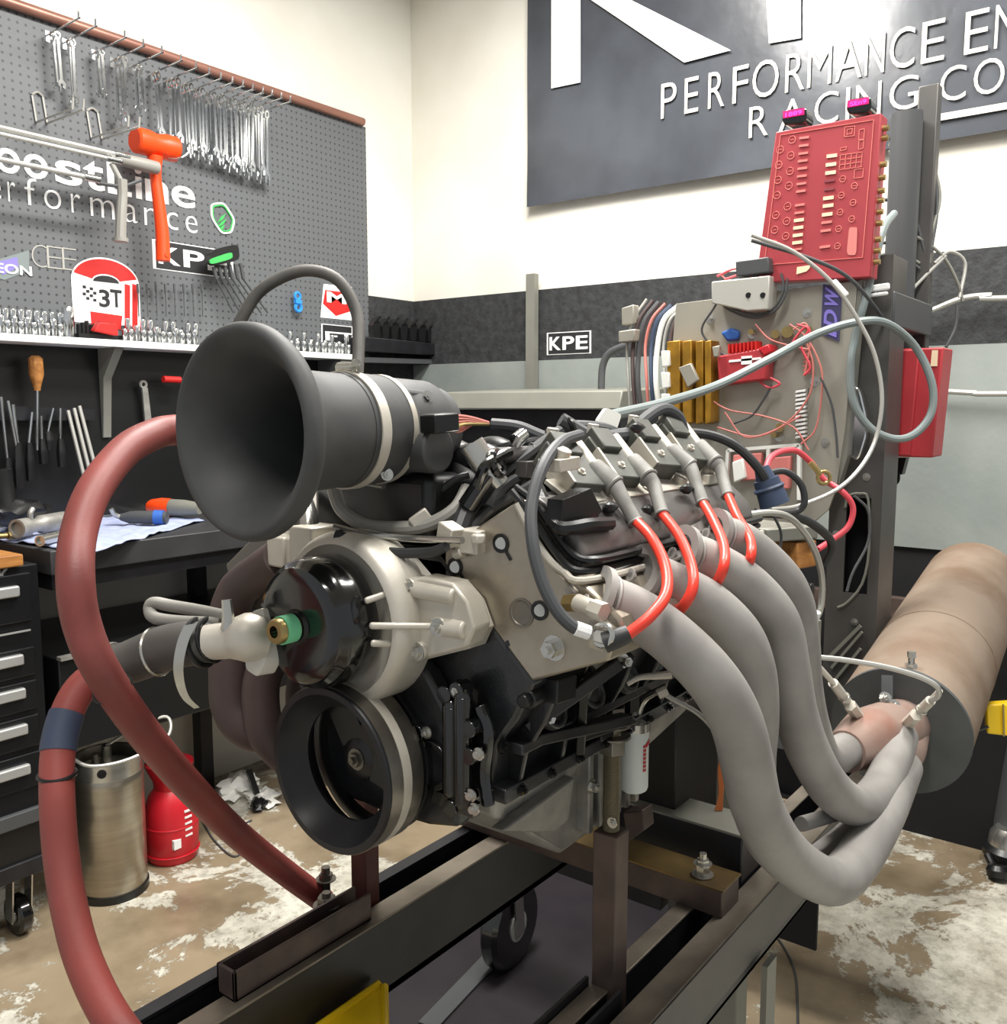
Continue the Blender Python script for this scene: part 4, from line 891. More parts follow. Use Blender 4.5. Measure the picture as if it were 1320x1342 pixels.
def injr(b):
    for k in range(4):
        x = .90+k*.1
        cyl(b, (x, .655, 1.36), (x-.004, .635, 1.325), .009, 12); box(b, x-.014, x+.014, .64, .67, 1.365, 1.385)
    cyl(b, (.86, .665, 1.392), (1.24, .665, 1.392), .010, 14)
O('fuel_rail', m_vc, injr, eng, bevel=.001)
# spark plug wires
wires = [[(833, 682, .515), (855, 706, .48), (872, 742, .45), (873, 778, .43), (852, 808, .43), (822, 832, .445)],
         [(868, 673, .515), (890, 702, .48), (906, 740, .45), (908, 770, .435), (894, 796, .45), (872, 808, .52), (860, 814, .56)],
         [(921, 658, .515), (936, 684, .48), (949, 716, .45), (948, 745, .435), (934, 770, .46), (912, 784, .53), (900, 790, .57)],
         [(954, 649, .515), (966, 676, .48), (983, 706, .45), (984, 730, .435), (974, 750, .46), (952, 764, .53), (940, 770, .57)]]
for k, w_ in enumerate(wires):
    pts = [PY(*p) for p in w_]
    T('spark_plug_wire', m_wire, ['orange red spark plug wire nearest the front of the engine', 'orange red spark plug wire second from the engine front', 'orange red spark plug wire third from the engine front', 'orange red spark plug wire farthest back on the engine'][k], 'wire',
      lambda b: tube(b, pts, [.0062]*len(pts), 12), group='orange spark plug wires')
sp = O('spark_plug_boot', m_blackhose, lambda b: (tube(b, [PY(824, 830, .445), PY(812, 835, .452), PY(792, 842, .465)], [.009, .010, .011], 14)), eng)
O('plug_shell', m_zinc, lambda b: (cyl(b, PY(796, 840, .465), PY(776, 834, .48), .0115, 6), torus(b, PY(790, 832, .465), (1, 0, -.2), .011, .003, 16, 6)), sp)
# oil filter
fx = PX(832, 955, 1.12); fz = PX(832, 1036, 1.12).z
of = O('oil_filter', m_filter, lambda b: lathe(b, (1.12, fx.y, fz), UZ, [(0, 0), (0, .015), (.003, .019), (.008, .0205), (fx.z-fz-.002, .0205), (fx.z-fz, .0205), (fx.z-fz, 0)], 32), eng, label='white oil filter with red print')
O('filter_head', m_zinc, lambda b: (cyl(b, (1.12, fx.y, fx.z), (1.12, fx.y, fx.z+.012), .0225, 24), cyl(b, (1.12, fx.y+.004, fx.z+.01), (1.12, fx.y+.01, fx.z+.035), .011, 14), tube(b, [PX(836, 940, 1.12), PX(845, 918, 1.12), PX(860, 908, 1.12), PX(872, 905, 1.12)], .004, 8)), of)
def fprint(b):
    r = .0212
    for k in range(7):
        a = math.radians(248); 
        for j in range(2):
            an = a+j*.14; z = fz+.035+k*.0058; d = V((math.cos(an), math.sin(an), 0)); s = V((-d.y, d.x, 0))
            p = V((1.12, fx.y, z))+d*r; quadplate(b, [p-s*.001, p+s*.0012, p+s*.0012+UZ*.004, p-s*.001+UZ*.004], d, .0004)
    for j in range(5):
        an = math.radians(262+j*6); d = V((math.cos(an), math.sin(an), 0)); s = V((-d.y, d.x, 0)); p = V((1.12, fx.y, fx.z-.022+j*.001))+d*r
        quadplate(b, [p-s*.0012, p+s*.0012, p+s*.0012+UZ*.006, p-s*.0012+UZ*.006], d, .0004)
O('red_print', m_redink, fprint, of, flat=True)
T('ground_lead', m_cablew, 'thin white lead curving from the oil filter towards the exhaust pipes', 'wire', lambda b: tube(b, [PD(868, 908, 1.25), PD(885, 918, 1.25), (PD(915, 935, 1.25)), PD(938, 960, 1.25), PD(950, 990, 1.3), PD(956, 1010, 1.35)], .0035, 8))
T('braided_lead', m_alu, 'short pale braided lead end beside the oil filter', 'wire', lambda b: (tube(b, [PD(822, 896, 1.2), PD(838, 888, 1.2), PD(860, 886, 1.2), PD(880, 884, 1.2)], [.004, .004, .005, .006], 8), cyl(b, PD(862, 910, 1.22), PD(874, 904, 1.22), .007, 10)))
def cw(b):
    for k in range(5): tube(b, [PD(946+k*1.5, 985, 1.62), PD(942+k*2, 1010, 1.62), PD(943+k, 1040, 1.62), PD(938+k*2, 1062, 1.62)], .002, 5)
T('copper_strands', M('copper_wire', '#c9743f', .4, .4), 'bare copper strands hanging below the exhaust pipes', 'wire', cw)
# ================================================================ AIR HORN
t = thing('air_horn', 'large black flared intake horn clamped to the throttle', 'air horn', (.66, YC, 1.31))
hc = V((.586, YC, 1.423))
O('flare', m_rubber, lambda b: lathe(b, hc, ex, [(.15, .054), (.11, .055), (.075, .060), (.045, .069), (.024, .080), (.010, .091), (.002, .100), (-.0015, .105), (0, .110), (.006, .1135), (.014, .1135), (.021, .110), (.025, .104), (.03, .094), (.04, .083), (.06, .073), (.09, .067), (.15, .0645)], 96, closed=True), t, ang=60)
O('coupler', m_rubber, lambda b: lathe(b, hc, ex, [(.135, .058), (.135, .066), (.16, .0665), (.205, .064), (.216, .06), (.216, .052)], 64, closed=True), t)
O('worm_clamp', m_alu, lambda b: (lathe(b, hc, ex, [(.142, .0665), (.142, .0685), (.156, .0685), (.156, .0665)], 64, closed=True), lathe(b, hc, ex, [(.196, .063), (.196, .0655), (.204, .0655), (.204, .063)], 64, closed=True)), t, label='bright band clamp')
O('clamp_screw', m_zinc, lambda b: (cyl(b, hc+V((.15, .01, .072)), hc+V((.15, -.018, .072)), .006, 12), bolt(b, hc+V((.15, -.018, .072)), (0, -1, 0), .006, .006), cyl(b, hc+V((.2, .02, -.066)), hc+V((.2, -.01, -.068)), .004, 10)), t)
# grey hose looping behind
T('grey_loop_hose', m_hose, 'fat dark grey hose arching up behind the air horn', 'hose', lambda b: tube(b, [PD(300, 455, 1.6), PD(318, 415, 1.6), (PD(345, 378, 1.6)), PD(395, 355, 1.6), PD(440, 365, 1.6), (PD(466, 405, 1.6)), PD(470, 450, 1.58), PD(468, 500, 1.55), PD(466, 560, 1.5)], .0105, 14))
T('red_earplug_wire', m_redcable, 'thin red tipped lead resting over the throttle body', 'wire', lambda b: tube(b, [PD(500, 493, 1.3), PD(515, 500, 1.28), PD(545, 512, 1.22), PD(580, 520, 1.2), PD(590, 540, 1.2)], .003, 6))
# ================================================================ HOSES
t = thing('red_hose', 'long faded red hose arching from behind the horn down to the rail', 'hose', PZ(425, 1180, .65), )
P1 = [(232, 563, 1.2), (205, 568, 1.18), (165, 590, 1.13), (125, 640, 1.07), (103, 700, 1.03), (99, 760, 1.0), (108, 820, 1.0), (135, 882, 1.01), (190, 962, 1.08), (250, 1032, 1.18), (312, 1094, 1.3), (375, 1144, 1.42), (424, 1180, 1.5)]
pts1 = [PD(*p) for p in P1]
O('tube', m_redhose, lambda b: tube(b, pts1, [.020]*7+[.0195]*3+[.019]*3, 20), t)
O('hose_band', m_black, lambda b: (torus(b, PD(147, 902, 1.03), pts1[8]-pts1[7], .0205, .0025, 24, 6),), t)
t = thing('red_hose', 'faded red hose with blue tape curving down at the left edge', 'hose', PD(150, 1342, .93))
P2 = [(165, 868, 1.1), (140, 878, 1.09), (108, 900, 1.07), (88, 935, 1.05), (76, 985, 1.03), (75, 1050, 1.01), (80, 1120, 1.0), (92, 1195, .98), (112, 1265, .96), (150, 1340, .94), (215, 1420, .92)]
pts2 = [PD(*p) for p in P2]
O('tube', m_redhose, lambda b: tube(b, pts2, .0185, 20), t)
O('blue_tape', m_bluetape, lambda b: tube(b, smoothpath(pts2, 6)[18:25], .0196, 20, n=1), t)
O('hose_band', m_black, lambda b: torus(b, PD(75, 1015, 1.02), UZ, .0195, .0025, 24, 6), t)
t = thing('radiator_hose', 'short black hose joining the silver pump elbow to the red hose', 'hose', PD(210, 890, 1.1))
O('tube', m_hose, lambda b: tube(b, [PD(150, 873, 1.09), PD(175, 866, 1.09), PD(215, 850, 1.08), PD(250, 843, 1.07), PD(285, 841, 1.07)], [.024, .026, .0275, .0265, .023], 24), t)
hd = PD(250, 843, 1.07)-PD(200, 856, 1.085)
O('worm_clamp', m_black, lambda b: (torus(b, PD(264, 842, 1.07), hd, .027, .004, 28, 8), torus(b, PD(264, 842, 1.07)+hd*.25, hd, .025, .003, 28, 8)), t)
O('steel_clamp', m_zinc, lambda b: (torus(b, PD(206, 854, 1.083), hd, .0275, .0025, 28, 6), torus(b, PD(152, 872, 1.09), hd, .0255, .003, 28, 6), cyl(b, PD(148, 895, 1.06), PD(158, 900, 1.06), .006, 10)), t)
def band(b):
    pts = smoothpath([PD(250, 818, 1.04), PD(240, 840, 1.035), PD(234, 870, 1.035), PD(236, 895, 1.04), PD(244, 915, 1.05), PD(258, 928, 1.06)], 6)
    for i in range(len(pts)-1):
        wd = V((.006, -.004, .001)); wd2 = wd*(1-.6*i/len(pts)); n = V((.0, 0, .001))
        d = ray(240, 860).normalized()*.0012
        hexa(b, [pts[i]-wd2, pts[i]+wd2, pts[i+1]+wd2, pts[i+1]-wd2], [pts[i]-wd2+d, pts[i]+wd2+d, pts[i+1]+wd2+d, pts[i+1]-wd2+d])
O('clamp_tail', m_zinc, band, t, label='long loose steel clamp tail')
T('heater_hose', m_greyhose, 'pale grey hose bent in a hairpin beside the thermostat elbow', 'hose', lambda b: tube(b, [PD(298, 808, 1.07), PD(260, 800, 1.09), PD(225, 794, 1.1), PD(202, 790, 1.1), PD(196, 798, 1.1), PD(204, 810, 1.09), PD(240, 815, 1.08), PD(290, 816, 1.07)], .0075, 12))
# ================================================================ EXHAUST HEADERS
t = thing('exhaust_header', 'pale grey ceramic coated four tube exhaust header on the near side', 'exhaust header', (1.2, .35, .8))
tubes = [([(792, 786, .975), (830, 802, .985), (880, 836, .985), (932, 888, .99), (964, 943, 1.02), (979, 1000, 1.06), (992, 1056, 1.10), (1022, 1110, 1.16), (1062, 1145, 1.22), (1098, 1153, 1.28), (1132, 1115, 1.36), (1160, 1063, 1.45), (1184, 1005, 1.6)], .0315),
         ([(848, 753, 1.04), (880, 766, 1.06), (928, 792, 1.08), (968, 832, 1.10), (986, 880, 1.13), (990, 940, 1.17), (986, 1000, 1.2), (990, 1060, 1.24), (1015, 1112, 1.3), (1060, 1140, 1.36), (1110, 1108, 1.44), (1150, 1060, 1.52), (1178, 1000, 1.64)], .0305),
         ([(900, 725, 1.11), (935, 738, 1.13), (985, 770, 1.16), (1020, 815, 1.18), (1032, 870, 1.2), (1042, 930, 1.23), (1060, 985, 1.27), (1090, 1035, 1.33), (1125, 1057, 1.4), (1150, 1040, 1.47), (1168, 1005, 1.55), (1180, 965, 1.64)], .030),
         ([(942, 700, 1.18), (975, 712, 1.2), (1018, 750, 1.22), (1040, 788, 1.25), (1048, 840, 1.28), (1052, 900, 1.32), (1062, 950, 1.38), (1080, 995, 1.46), (1105, 985, 1.55), (1135, 965, 1.62), (1160, 955, 1.68)], .029)]
for k, (pp, r) in enumerate(tubes):
    o = O('primary_tube', m_ceramic, lambda b: tube(b, [PD(*p) for p in pp], [r*(.86+.16*min(1, i/7)) for i in range(len(pp))], 24, n=8), t)
    a = PD(*pp[0]); c = PD(*pp[1])
    O('weld_bead', m_ceramic, lambda b: (torus(b, a+(c-a)*.12, c-a, r*.86, .0025, 28, 6),), o)
def flange(b):
    for k, (pp, r) in enumerate(tubes):
        a = PD(*pp[0]); c = PD(*pp[1]); d = (c-a).normalized()
        lathe(b, a-d*.012, d, [(0, r*.7), (0, r*1.1), (.008, r*1.1), (.008, r*.7)], 28, closed=True)
        bolt(b, a+V((-.035, -.0, .004))-d*.003, d, .005, .006)
    bar(b, PD(*tubes[0][0][0])-V((.03, 0, 0))+V((0, .018, .004)), PD(*tubes[3][0][0])+V((.02, .018, .004)), .03, .008, up=(0, -.7, .7))
O('flange', m_ceramic, flange, t)
c0 = PD(1150, 968, 1.62); c1 = PD(1186, 950, 1.74)
O('collector', m_collector, lambda b: (tube(b, [PD(1108, 985, 1.56), PD(1140, 968, 1.63), PD(1172, 954, 1.71), PD(1196, 945, 1.80)], [.036, .055, .052, .045], 28), tube(b, [PD(1165, 1010, 1.6), PD(1185, 985, 1.68), PD(1196, 950, 1.78)], [.034, .036, .034], 24)), t, label='pinkish heat tinted collector')
O('strut', m_ceramic, lambda b: cyl(b, PD(1050, 1080, 1.33), PD(1098, 1066, 1.42), .011, 12), t)
for k, (a, c, e) in enumerate((((1132, 948), (1092, 895), (1070, 870)), ((1186, 952), (1220, 918), (1232, 905)))):
    s_ = O('oxygen_sensor', m_alu, lambda b: (cyl(b, PD(*a, 1.63 if k == 0 else 1.64), PD(*[(a[i]*.55+c[i]*.45) for i in (0, 1)], 1.58), .011, 6), cyl(b, PD(*a, 1.64), PD(*c, 1.55), .0085, 14), cyl(b, PD(*c, 1.55), PD(*e, 1.52), .005, 10)), t)
    O('sensor_band', m_zinc, lambda b: (torus(b, PD(*[(a[i]*.35+c[i]*.65) for i in (0, 1)], 1.575), V(PD(*c, 1.55))-V(PD(*a, 1.64)), .0088, .002, 14, 6)), s_)
T('sensor_lead', m_cablew, 'thin silver lead arching over to the sensor beside the rusty can', 'wire', lambda b: tube(b, [PD(1050, 860, 1.5), PD(1100, 864, 1.5), PD(1160, 874, 1.5), PD(1205, 887, 1.5), PD(1228, 900, 1.5), PD(1230, 912, 1.515), PD(1220, 918, 1.54)], .0045, 8))
# far side header
t = thing('exhaust_header', 'dull dark exhaust header half hidden on the far side behind the pump', 'exhaust header', (.9, 1.1, .9))
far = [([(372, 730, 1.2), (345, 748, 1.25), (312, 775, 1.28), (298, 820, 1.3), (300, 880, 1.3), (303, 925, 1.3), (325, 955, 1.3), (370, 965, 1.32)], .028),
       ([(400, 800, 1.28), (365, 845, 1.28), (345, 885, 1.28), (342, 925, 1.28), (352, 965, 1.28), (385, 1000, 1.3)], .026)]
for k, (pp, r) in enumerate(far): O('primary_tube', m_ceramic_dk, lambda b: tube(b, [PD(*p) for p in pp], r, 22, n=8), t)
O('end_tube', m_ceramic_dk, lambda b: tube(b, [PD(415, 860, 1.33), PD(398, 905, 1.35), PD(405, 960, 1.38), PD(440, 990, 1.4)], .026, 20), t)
# rusty can
t = thing('exhaust_can', 'big rust coloured round exhaust can with a dark flat end', 'exhaust can', PD(1180, 1040, 1.78))
A = PD(1180, 957, 1.76); ax = ray(1481, 356).normalized(); L = 1.0
O('shell', m_rust, lambda b: lathe(b, A, ax, [(0, .118), (.004, .126), (L, .126), (L+.03, .118), (L+.045, .09), (L+.05, 0)], 64), t)
O('end_plate', m_disc, lambda b: lathe(b, A, ax, [(-.006, 0), (-.006, .127), (.004, .127), (.004, 0)], 64), t, label='dark grey flat end plate')
O('seam', m_rust, lambda b: lathe(b, A, ax, [(.36, .125), (.36, .1272), (.367, .1272), (.367, .125)], 64, closed=True), t)
bt = A+ax*.012+V((0, 0, .125))
O('hanger_bolt', m_zinc, lambda b: (cyl(b, PD(1194, 880, 1.74), PD(1195, 856, 1.74), .006, 10), bolt(b, PD(1194, 878, 1.74), (0, 0, 1), .011, .012), cyl(b, PD(1195, 862, 1.74), PD(1195, 854, 1.74), .008, 6)), t)
O('hanger_strap', m_disc, lambda b: bar(b, PD(1163, 885, 1.72), PD(1163, 935, 1.70), .004, .02, up=(0, 1, 0)), t)
OM('hanger_bolt', m_zinc, [lambda b, u=u, v=v: bolt(b, PD(u, v, 1.69), (-.6, -.6, .5), .008, .010) for u, v in ((1160, 915), (1172, 925), (1158, 928))], t)
# ================================================================ TEST FRAME
zr = .65
fr = thing('engine_test_frame', 'black and bare steel engine test frame with two long slotted rails', 'test frame', (1.2, .8, 0))
X0, X1 = .50, 2.3
rl = O('left_rail', m_frame, lambda b: (box(b, X0, X1, .972, 1.008, zr-.13, zr-.002), box(b, X0, X1, 1.055, 1.075, zr-.13, zr-.002), box(b, X0, X1, .972, 1.075, zr-.13, zr-.115)), fr, bevel=.002)
O('rail_face', m_beam, lambda b: (box(b, X0, X1, .970, 1.010, zr-.002, zr+.002)), rl, bevel=.001, label='worn bare steel top strip')
O('outer_lip', m_frame, lambda b: (box(b, X0, X1, 1.053, 1.077, zr-.002, zr+.002)), rl)
O('rail_end', m_steel, lambda b: box(b, X0-.004, X0, .97, 1.077, zr-.13, zr), rl)
rr_ = O('right_rail', m_frame, lambda b: (box(b, X0, X1, .522, .560, zr-.11, zr-.002), box(b, X0, X1, .600, .624, zr-.11, zr-.002), box(b, X0, X1, .522, .624, zr-.11, zr-.10)), fr, bevel=.002)
O('rail_face', m_beam, lambda b: (box(b, X0, X1, .520, .562, zr-.002, zr+.002)), rr_, bevel=.001)
O('inner_lip', m_beam, lambda b: (box(b, X0, X1-.1, .598, .626, zr-.002, zr+.002)), rr_, bevel=.001)
O('side_plate', m_col, lambda b: box(b, X0, X1, .518, .522, zr-.085, zr-.001), rr_)
ch = O('slot_channel', m_post, lambda b: (box(b, .695, .95, .984, .989, zr+.002, zr+.045), box(b, .695, .95, 1.018, 1.023, zr+.002, zr+.045), box(b, .695, .70, .984, 1.023, zr+.002, zr+.045), box(b, .695, .95, .984, 1.023, zr+.002, zr+.006)), fr, bevel=.001, label='open steel channel lying on the left rail')
O('rail_stud', m_steel, lambda b: (bolt(b, PZ(428, 1186, zr+.03), (0, 0, 1), .014, .014), cyl(b, PZ(428, 1186, zr), PZ(428, 1186, zr)+UZ*.065, .007, 12), bolt(b, PZ(428, 1186, zr+.0)+UZ*.044, (0, 0, 1), .011, .01)), fr)
O('front_post', m_redpost, lambda b: box(b, .97, 1.0, 1.015, 1.05, zr-.05, 1.06), fr, bevel=.002, label='oxide red upright post')
O('front_post_arm', m_frame, lambda b: bar(b, (.985, 1.03, 1.04), (1.0, .93, 1.04), .04, .02), fr, bevel=.002)
cbr = O('cross_bar', m_post, lambda b: box(b, 1.283, 1.350, .548, 1.09, zr+.002, zr+.046), fr, bevel=.002)
O('bar_top', m_gold, lambda b: box(b, 1.281, 1.352, .546, 1.092, zr+.046, zr+.049), cbr, label='brassy worn top face')
O('bar_stud', m_zinc, lambda b: (bolt(b, PZ(921, 1146, zr+.05), (0, 0, 1), .012, .016), cyl(b, PZ(921, 1146, zr+.05), PZ(921, 1146, zr+.05)+UZ*.036, .006, 12), bolt(b, PZ(921, 1146, zr+.05)+UZ*.018, (0, 0, 1), .010, .008)), cbr)
O('rear_beam', m_frame, lambda b: box(b, 1.40, 1.48, .565, 1.1, zr+.002, zr+.085), fr, bevel=.003)
O('rear_beam_top', m_lid, lambda b: box(b, 1.398, 1.482, .563, 1.1, zr+.085, zr+.089), fr)
O('dark_void_sheet', m_dark, lambda b: box(b, 2.05, 2.06, .64, 1.04, .18, zr-.13), fr)  # near-black sheet added to stand for the dark void under the frame
po = O('support_post', m_post, lambda b: box(b, 1.022, 1.058, .589, .625, zr-.11, .875), fr, bevel=.002, label='square brown steel upright')
O('threaded_rod', M('bronzed_rod', '#8f866f', .4, .6), lambda b: ([lathe(b, (1.04, .607, .873), UZ, [(0, 0), (0, .0115)]+[(.002+i*.0024+.0012*j, .0115 if j else .0105) for i in range(58) for j in (0, 1)]+[(.16, .0115), (.165, .008), (.165, 0)], 16)]), po)
O('rod_nuts', m_steel, lambda b: (cyl(b, (1.04, .607, .985), (1.04, .607, 1.005), .019, 6), cyl(b, (1.04, .607, 1.006), (1.04, .607, 1.010), .025, 24), cyl(b, (1.04, .607, 1.022), (1.04, .607, 1.026), .024, 24), cyl(b, (1.04, .607, 1.026), (1.04, .607, 1.034), .017, 20), cyl(b, (1.04, .607, 1.034), (1.04, .607, 1.050), .018, 6)), po, bevel=.001)
O('post_bolt', m_zinc, lambda b: bolt(b, PX(803, 1078, 1.022), -ex, .005, .004), po)
O('post_foot', m_frame, lambda b: (box(b, .78, 1.02, .575, .580, zr-.02, zr+.012), box(b, .78, 1.02, .628, .633, zr-.02, zr+.012)), fr)
O('dark_upright', m_black, lambda b: (box(b, 1.075, 1.10, .60, .63, 1.03, 1.12), bar(b, (1.08, .61, 1.12), (1.05, .56, 1.15), .02, .015)), fr)
O('wedge_block', m_post, lambda b: prism(b, PXs([(816, 1065), (842, 1062), (845, 1088), (822, 1104)], 1.12), (.03, 0, 0)), fr, bevel=.002)
for x, y in ((.60, 1.02), (2.2, 1.02), (.60, .56), (2.2, .97)):
    O('frame_leg', m_frame, lambda b: box(b, x-.03, x+.03, y-.03, y+.03, .17, zr-.11), fr, bevel=.002)
    caster(fr, x, y, .06, .035, .17, ax=(0, 1, 0))
O('cross_tie', m_frame, lambda b: box(b, 2.1, 2.3, .52, 1.08, zr-.13, zr-.02), fr)
O('lower_brace', m_lid, lambda b: box(b, 1.36, 1.40, .50, .51, .12, zr-.1), fr)
cp = PZ(668, 1264, 0)
cst = thing('large_caster', 'large black caster wheel standing under the middle of the test frame', 'wheel', (cp.x, cp.y, 0))
caster(cst, cp.x, cp.y, .115, .05, .32, ax=(.1, -.995, 0))
O('caster_beam', m_frame, lambda b: box(b, cp.x-.03, cp.x+.03, .9, cp.y+.04, .32, .38), cst)
T('floor_mat', M('dark_mat', '#211d23', .45, col2='#2b262a', nscale=6), 'dark oily mat on the floor beneath the test frame', 'mat', lambda b: box(b, 1.0, 2.3, .95, 1.72, 0, .008))
T('mat_strip', m_cabled, 'grey steel strip lying on the dark mat under the frame', 'strip', lambda b: bar(b, PZ(560, 1345, .012), PZ(648, 1252, .012), .05, .006))
t = thing('yellow_bin', 'bright yellow plastic bin edge below the left rail', 'bin', PZ(470, 1320, .45))
zy = .56
ya4 = [PZ(414, 1350, zy), PZ(500, 1289, zy), PZ(506, 1360, zy), PZ(440, 1420, zy)]
O('wall', m_yellow, lambda b: hexa(b, [p-UZ*.12 for p in ya4], ya4), t, bevel=.004)
O('rim', m_yellow, lambda b: tube(b, [PZ(414, 1348, zy), PZ(497, 1289, zy), PZ(504, 1293, zy), PZ(505, 1360, zy)], .006, 8, n=1), t)
# ================================================================ INSTRUMENT TOWER
t = thing('instrument_tower', 'dark grey steel tower behind the engine carrying the red panel and wiring plate', 'tower', (2.3, .75, .65))
a = PX(1079, 860, 2.14); c = PX(1158, 620, 2.14)
yl, yr = a.y, c.y
# front channel plate with an oval slot
def colpl(b):
    z0, z1 = .655, 1.78; s0, s1 = PX(1122, 778, 2.14).z, PX(1122, 652, 2.14).z; q0, q1 = PX(1108, 700, 2.14).y, PX(1140, 700, 2.14).y
    for (ya, yb_, za, zb_) in ((yr, q1, z0, z1), (q0, yl, z0, z1), (q1, q0, z0, s0), (q1, q0, s1, z1)): box(b, 2.14, 2.146, ya, yb_, za, zb_)
    box(b, 2.146, 2.26, yl-.006, yl, z0, z1); box(b, 2.146, 2.26, yr, yr+.006, z0, z1)
O('front_channel', m_col, colpl, t)
O('channel_back', m_dark, lambda b: box(b, 2.25, 2.26, yr+.006, yl-.006, .655, 1.78), t)
O('slot_rim', m_lid, lambda b: tube(b, [PX(1108, 665, 2.135), PX(1112, 650, 2.135), PX(1128, 647, 2.135), PX(1138, 655, 2.135), PX(1139, 720, 2.135), PX(1130, 765, 2.135), PX(1110, 790, 2.135), PX(1098, 796, 2.135)], .003, 6, n=3), t)
O('gusset', m_lid, lambda b: (bar(b, PX(1090, 875, 2.13), PX(1130, 828, 2.13), .006, .006), bar(b, PX(1095, 890, 2.13), PX(1128, 850, 2.13), .006, .006), bar(b, PX(1086, 862, 2.13), PX(1128, 820, 2.13), .004, .008)), t)
OM('column_bolt', m_zinc, [lambda b, u=u, v=v: bolt(b, PX(u, v, 2.14), -ex, .006, .005) for u, v in ((1120, 815), (1136, 625), (1096, 700))], t)
O('rear_tube', m_cabled, lambda b: cyl(b, (2.42, PX(1182, 300, 2.42).y, 1.5), (2.42, PX(1182, 300, 2.42).y, PX(1182, 150, 2.42).z), .036, 28), t)
yp0, yp1 = PX(1200, 300, 2.5).y, PX(1226, 300, 2.5).y
O('rear_plate', m_col, lambda b: box(b, 2.46, 2.5, yp1, yp0, 1.55, PX(1215, 118, 2.5).z), t, bevel=.003)
O('cross_box', m_cabled, lambda b: box(b, 2.15, 2.5, PX(1196, 400, 2.3).y, yl-.02, PX(1120, 430, 2.15).z, PX(1120, 385, 2.15).z), t, bevel=.004)
O('polished_shield', m_chrome, lambda b: prism(b, roundrect(PXs([(1100, 535), (1128, 500), (1142, 560), (1128, 606), (1108, 590)], 2.12), .3), (-.02, 0, 0)), t, bevel=.006)
# wiring plate
XPl = 2.08
t = thing('wiring_plate', 'light grey steel plate crowded with wiring behind the engine', 'panel', PX(980, 700, XPl))
plp = PXs([(886, 398), (1124, 368), (1098, 600), (1096, 640), (1086, 668), (1060, 690), (862, 690)], XPl)
plp[2:3] = PXs([(1108, 560)], XPl)
O('plate', m_platem, lambda b: prism(b, plp, (.008, 0, 0)), t, bevel=.001)
O('edge_lip', m_lid, lambda b: prism(b, PXs([(1124, 368), (1131, 367), (1110, 600), (1098, 640)], XPl+.004), (.03, 0, 0)), t)
OM('plate_screw', m_zinc, [lambda b, u=u, v=v: bolt(b, PX(u, v, XPl), -ex, .007, .006) for u, v in ((931, 418), (1058, 410), (1068, 500), (1082, 580), (1022, 573), (1022, 560), (986, 438))], t)
XP = XPl-.004
def pbox(name, mat, q, d, label=None, bev=.003, x=XP, par=None):
    return O(name, mat, lambda b: prism(b, PXs(q, x), (-d, 0, 0)), par or t, bevel=bev, label=label)
sb = pbox('switch_box', M('pale_box', '#bdbcb4', .45, .3), [(944, 372), (1020, 364), (1018, 408), (990, 410), (944, 400)], .05, 'pale box with two round holes')
OM('hole', m_dark, [lambda b, u=u: cyl(b, PX(u, 387, XP-.052), PX(u, 387, XP-.05), .0065, 14) for u in (981, 1000)], sb)
bm_ = pbox('relay_block', m_cabled, [(975, 346), (1018, 340), (1020, 360), (976, 366)], .05)
pbox('blue_putty', m_glove, [(946, 436), (960, 430), (972, 434), (970, 446), (955, 448)], .012, bev=.006)
ig = pbox('ignition_box', m_redbox, [(950, 468), (1016, 456), (1014, 498), (952, 506)], .045, 'red ignition box with cooling fins', .004)
O('fin', m_hammer if 0 else m_redv, lambda b: [prism(b, PXs([(962+k*5, 452-k*.6), (964+k*5, 452-k*.6), (964+k*5, 464-k*.6), (962+k*5, 464-k*.6)], XP-.01), (-.035, 0, 0)) for k in range(8)], ig)
O('white_print', m_letter, lambda b: (quadplate(b, PXs([(956, 472), (998, 468), (998, 471), (956, 475)], XP-.0455), NX), quadplate(b, PXs([(972, 467), (986, 466), (986, 477), (972, 478)], XP-.0455), NX)), ig, flat=True)
O('recess', m_dark, lambda b: quadplate(b, PXs([(958, 484), (1000, 480), (1000, 492), (958, 497)], XP-.0455), NX, .001), ig, flat=True) if 0 else None
pbox('ignition_bracket', m_jug, [(1004, 458), (1018, 452), (1022, 462), (1012, 468)], .05)
for k, (u, w_) in enumerate(((884, 17), (906, 12), (921, 10), (935, 8))):
    pbox('gold_heat_sink', M('gold_anodised', '#b98a2d', .4, .5, col2='#8f6a22', nscale=20), [(u, 449+k*0), (u+w_, 447), (u+w_, 553), (u, 556)], .04+.008*(k % 2), bev=.002)
O('sink_clip', m_platem, lambda b: prism(b, PXs([(892, 482), (908, 476), (918, 498), (904, 508)], XP-.055), (-.012, 0, 0)), t, bevel=.002)
O('sink_clip', m_platem, lambda b: (prism(b, PXs([(936, 455), (946, 453), (944, 468), (938, 468)], XP-.05), (-.012, 0, 0))), t, bevel=.002)
OM('terminal_strip', m_letter, [lambda b, k=k: prism(b, PXs([(1046, 512+k*5.4), (1059, 510+k*5.4), (1058, 513+k*5.4), (1045, 515+k*5.4)], XP), (-.014, 0, 0)) for k in range(12)], t)
O('terminal_base', m_lid, lambda b: prism(b, PXs([(1046, 511), (1060, 508), (1056, 578), (1043, 580)], XP), (-.006, 0, 0)), t)
OM('upper_terminal', m_pinkcable, [lambda b, k=k: prism(b, PXs([(1056, 458+k*5), (1064, 457+k*5), (1063, 460+k*5), (1055, 461+k*5)], XP), (-.012, 0, 0)) for k in range(7)], t)
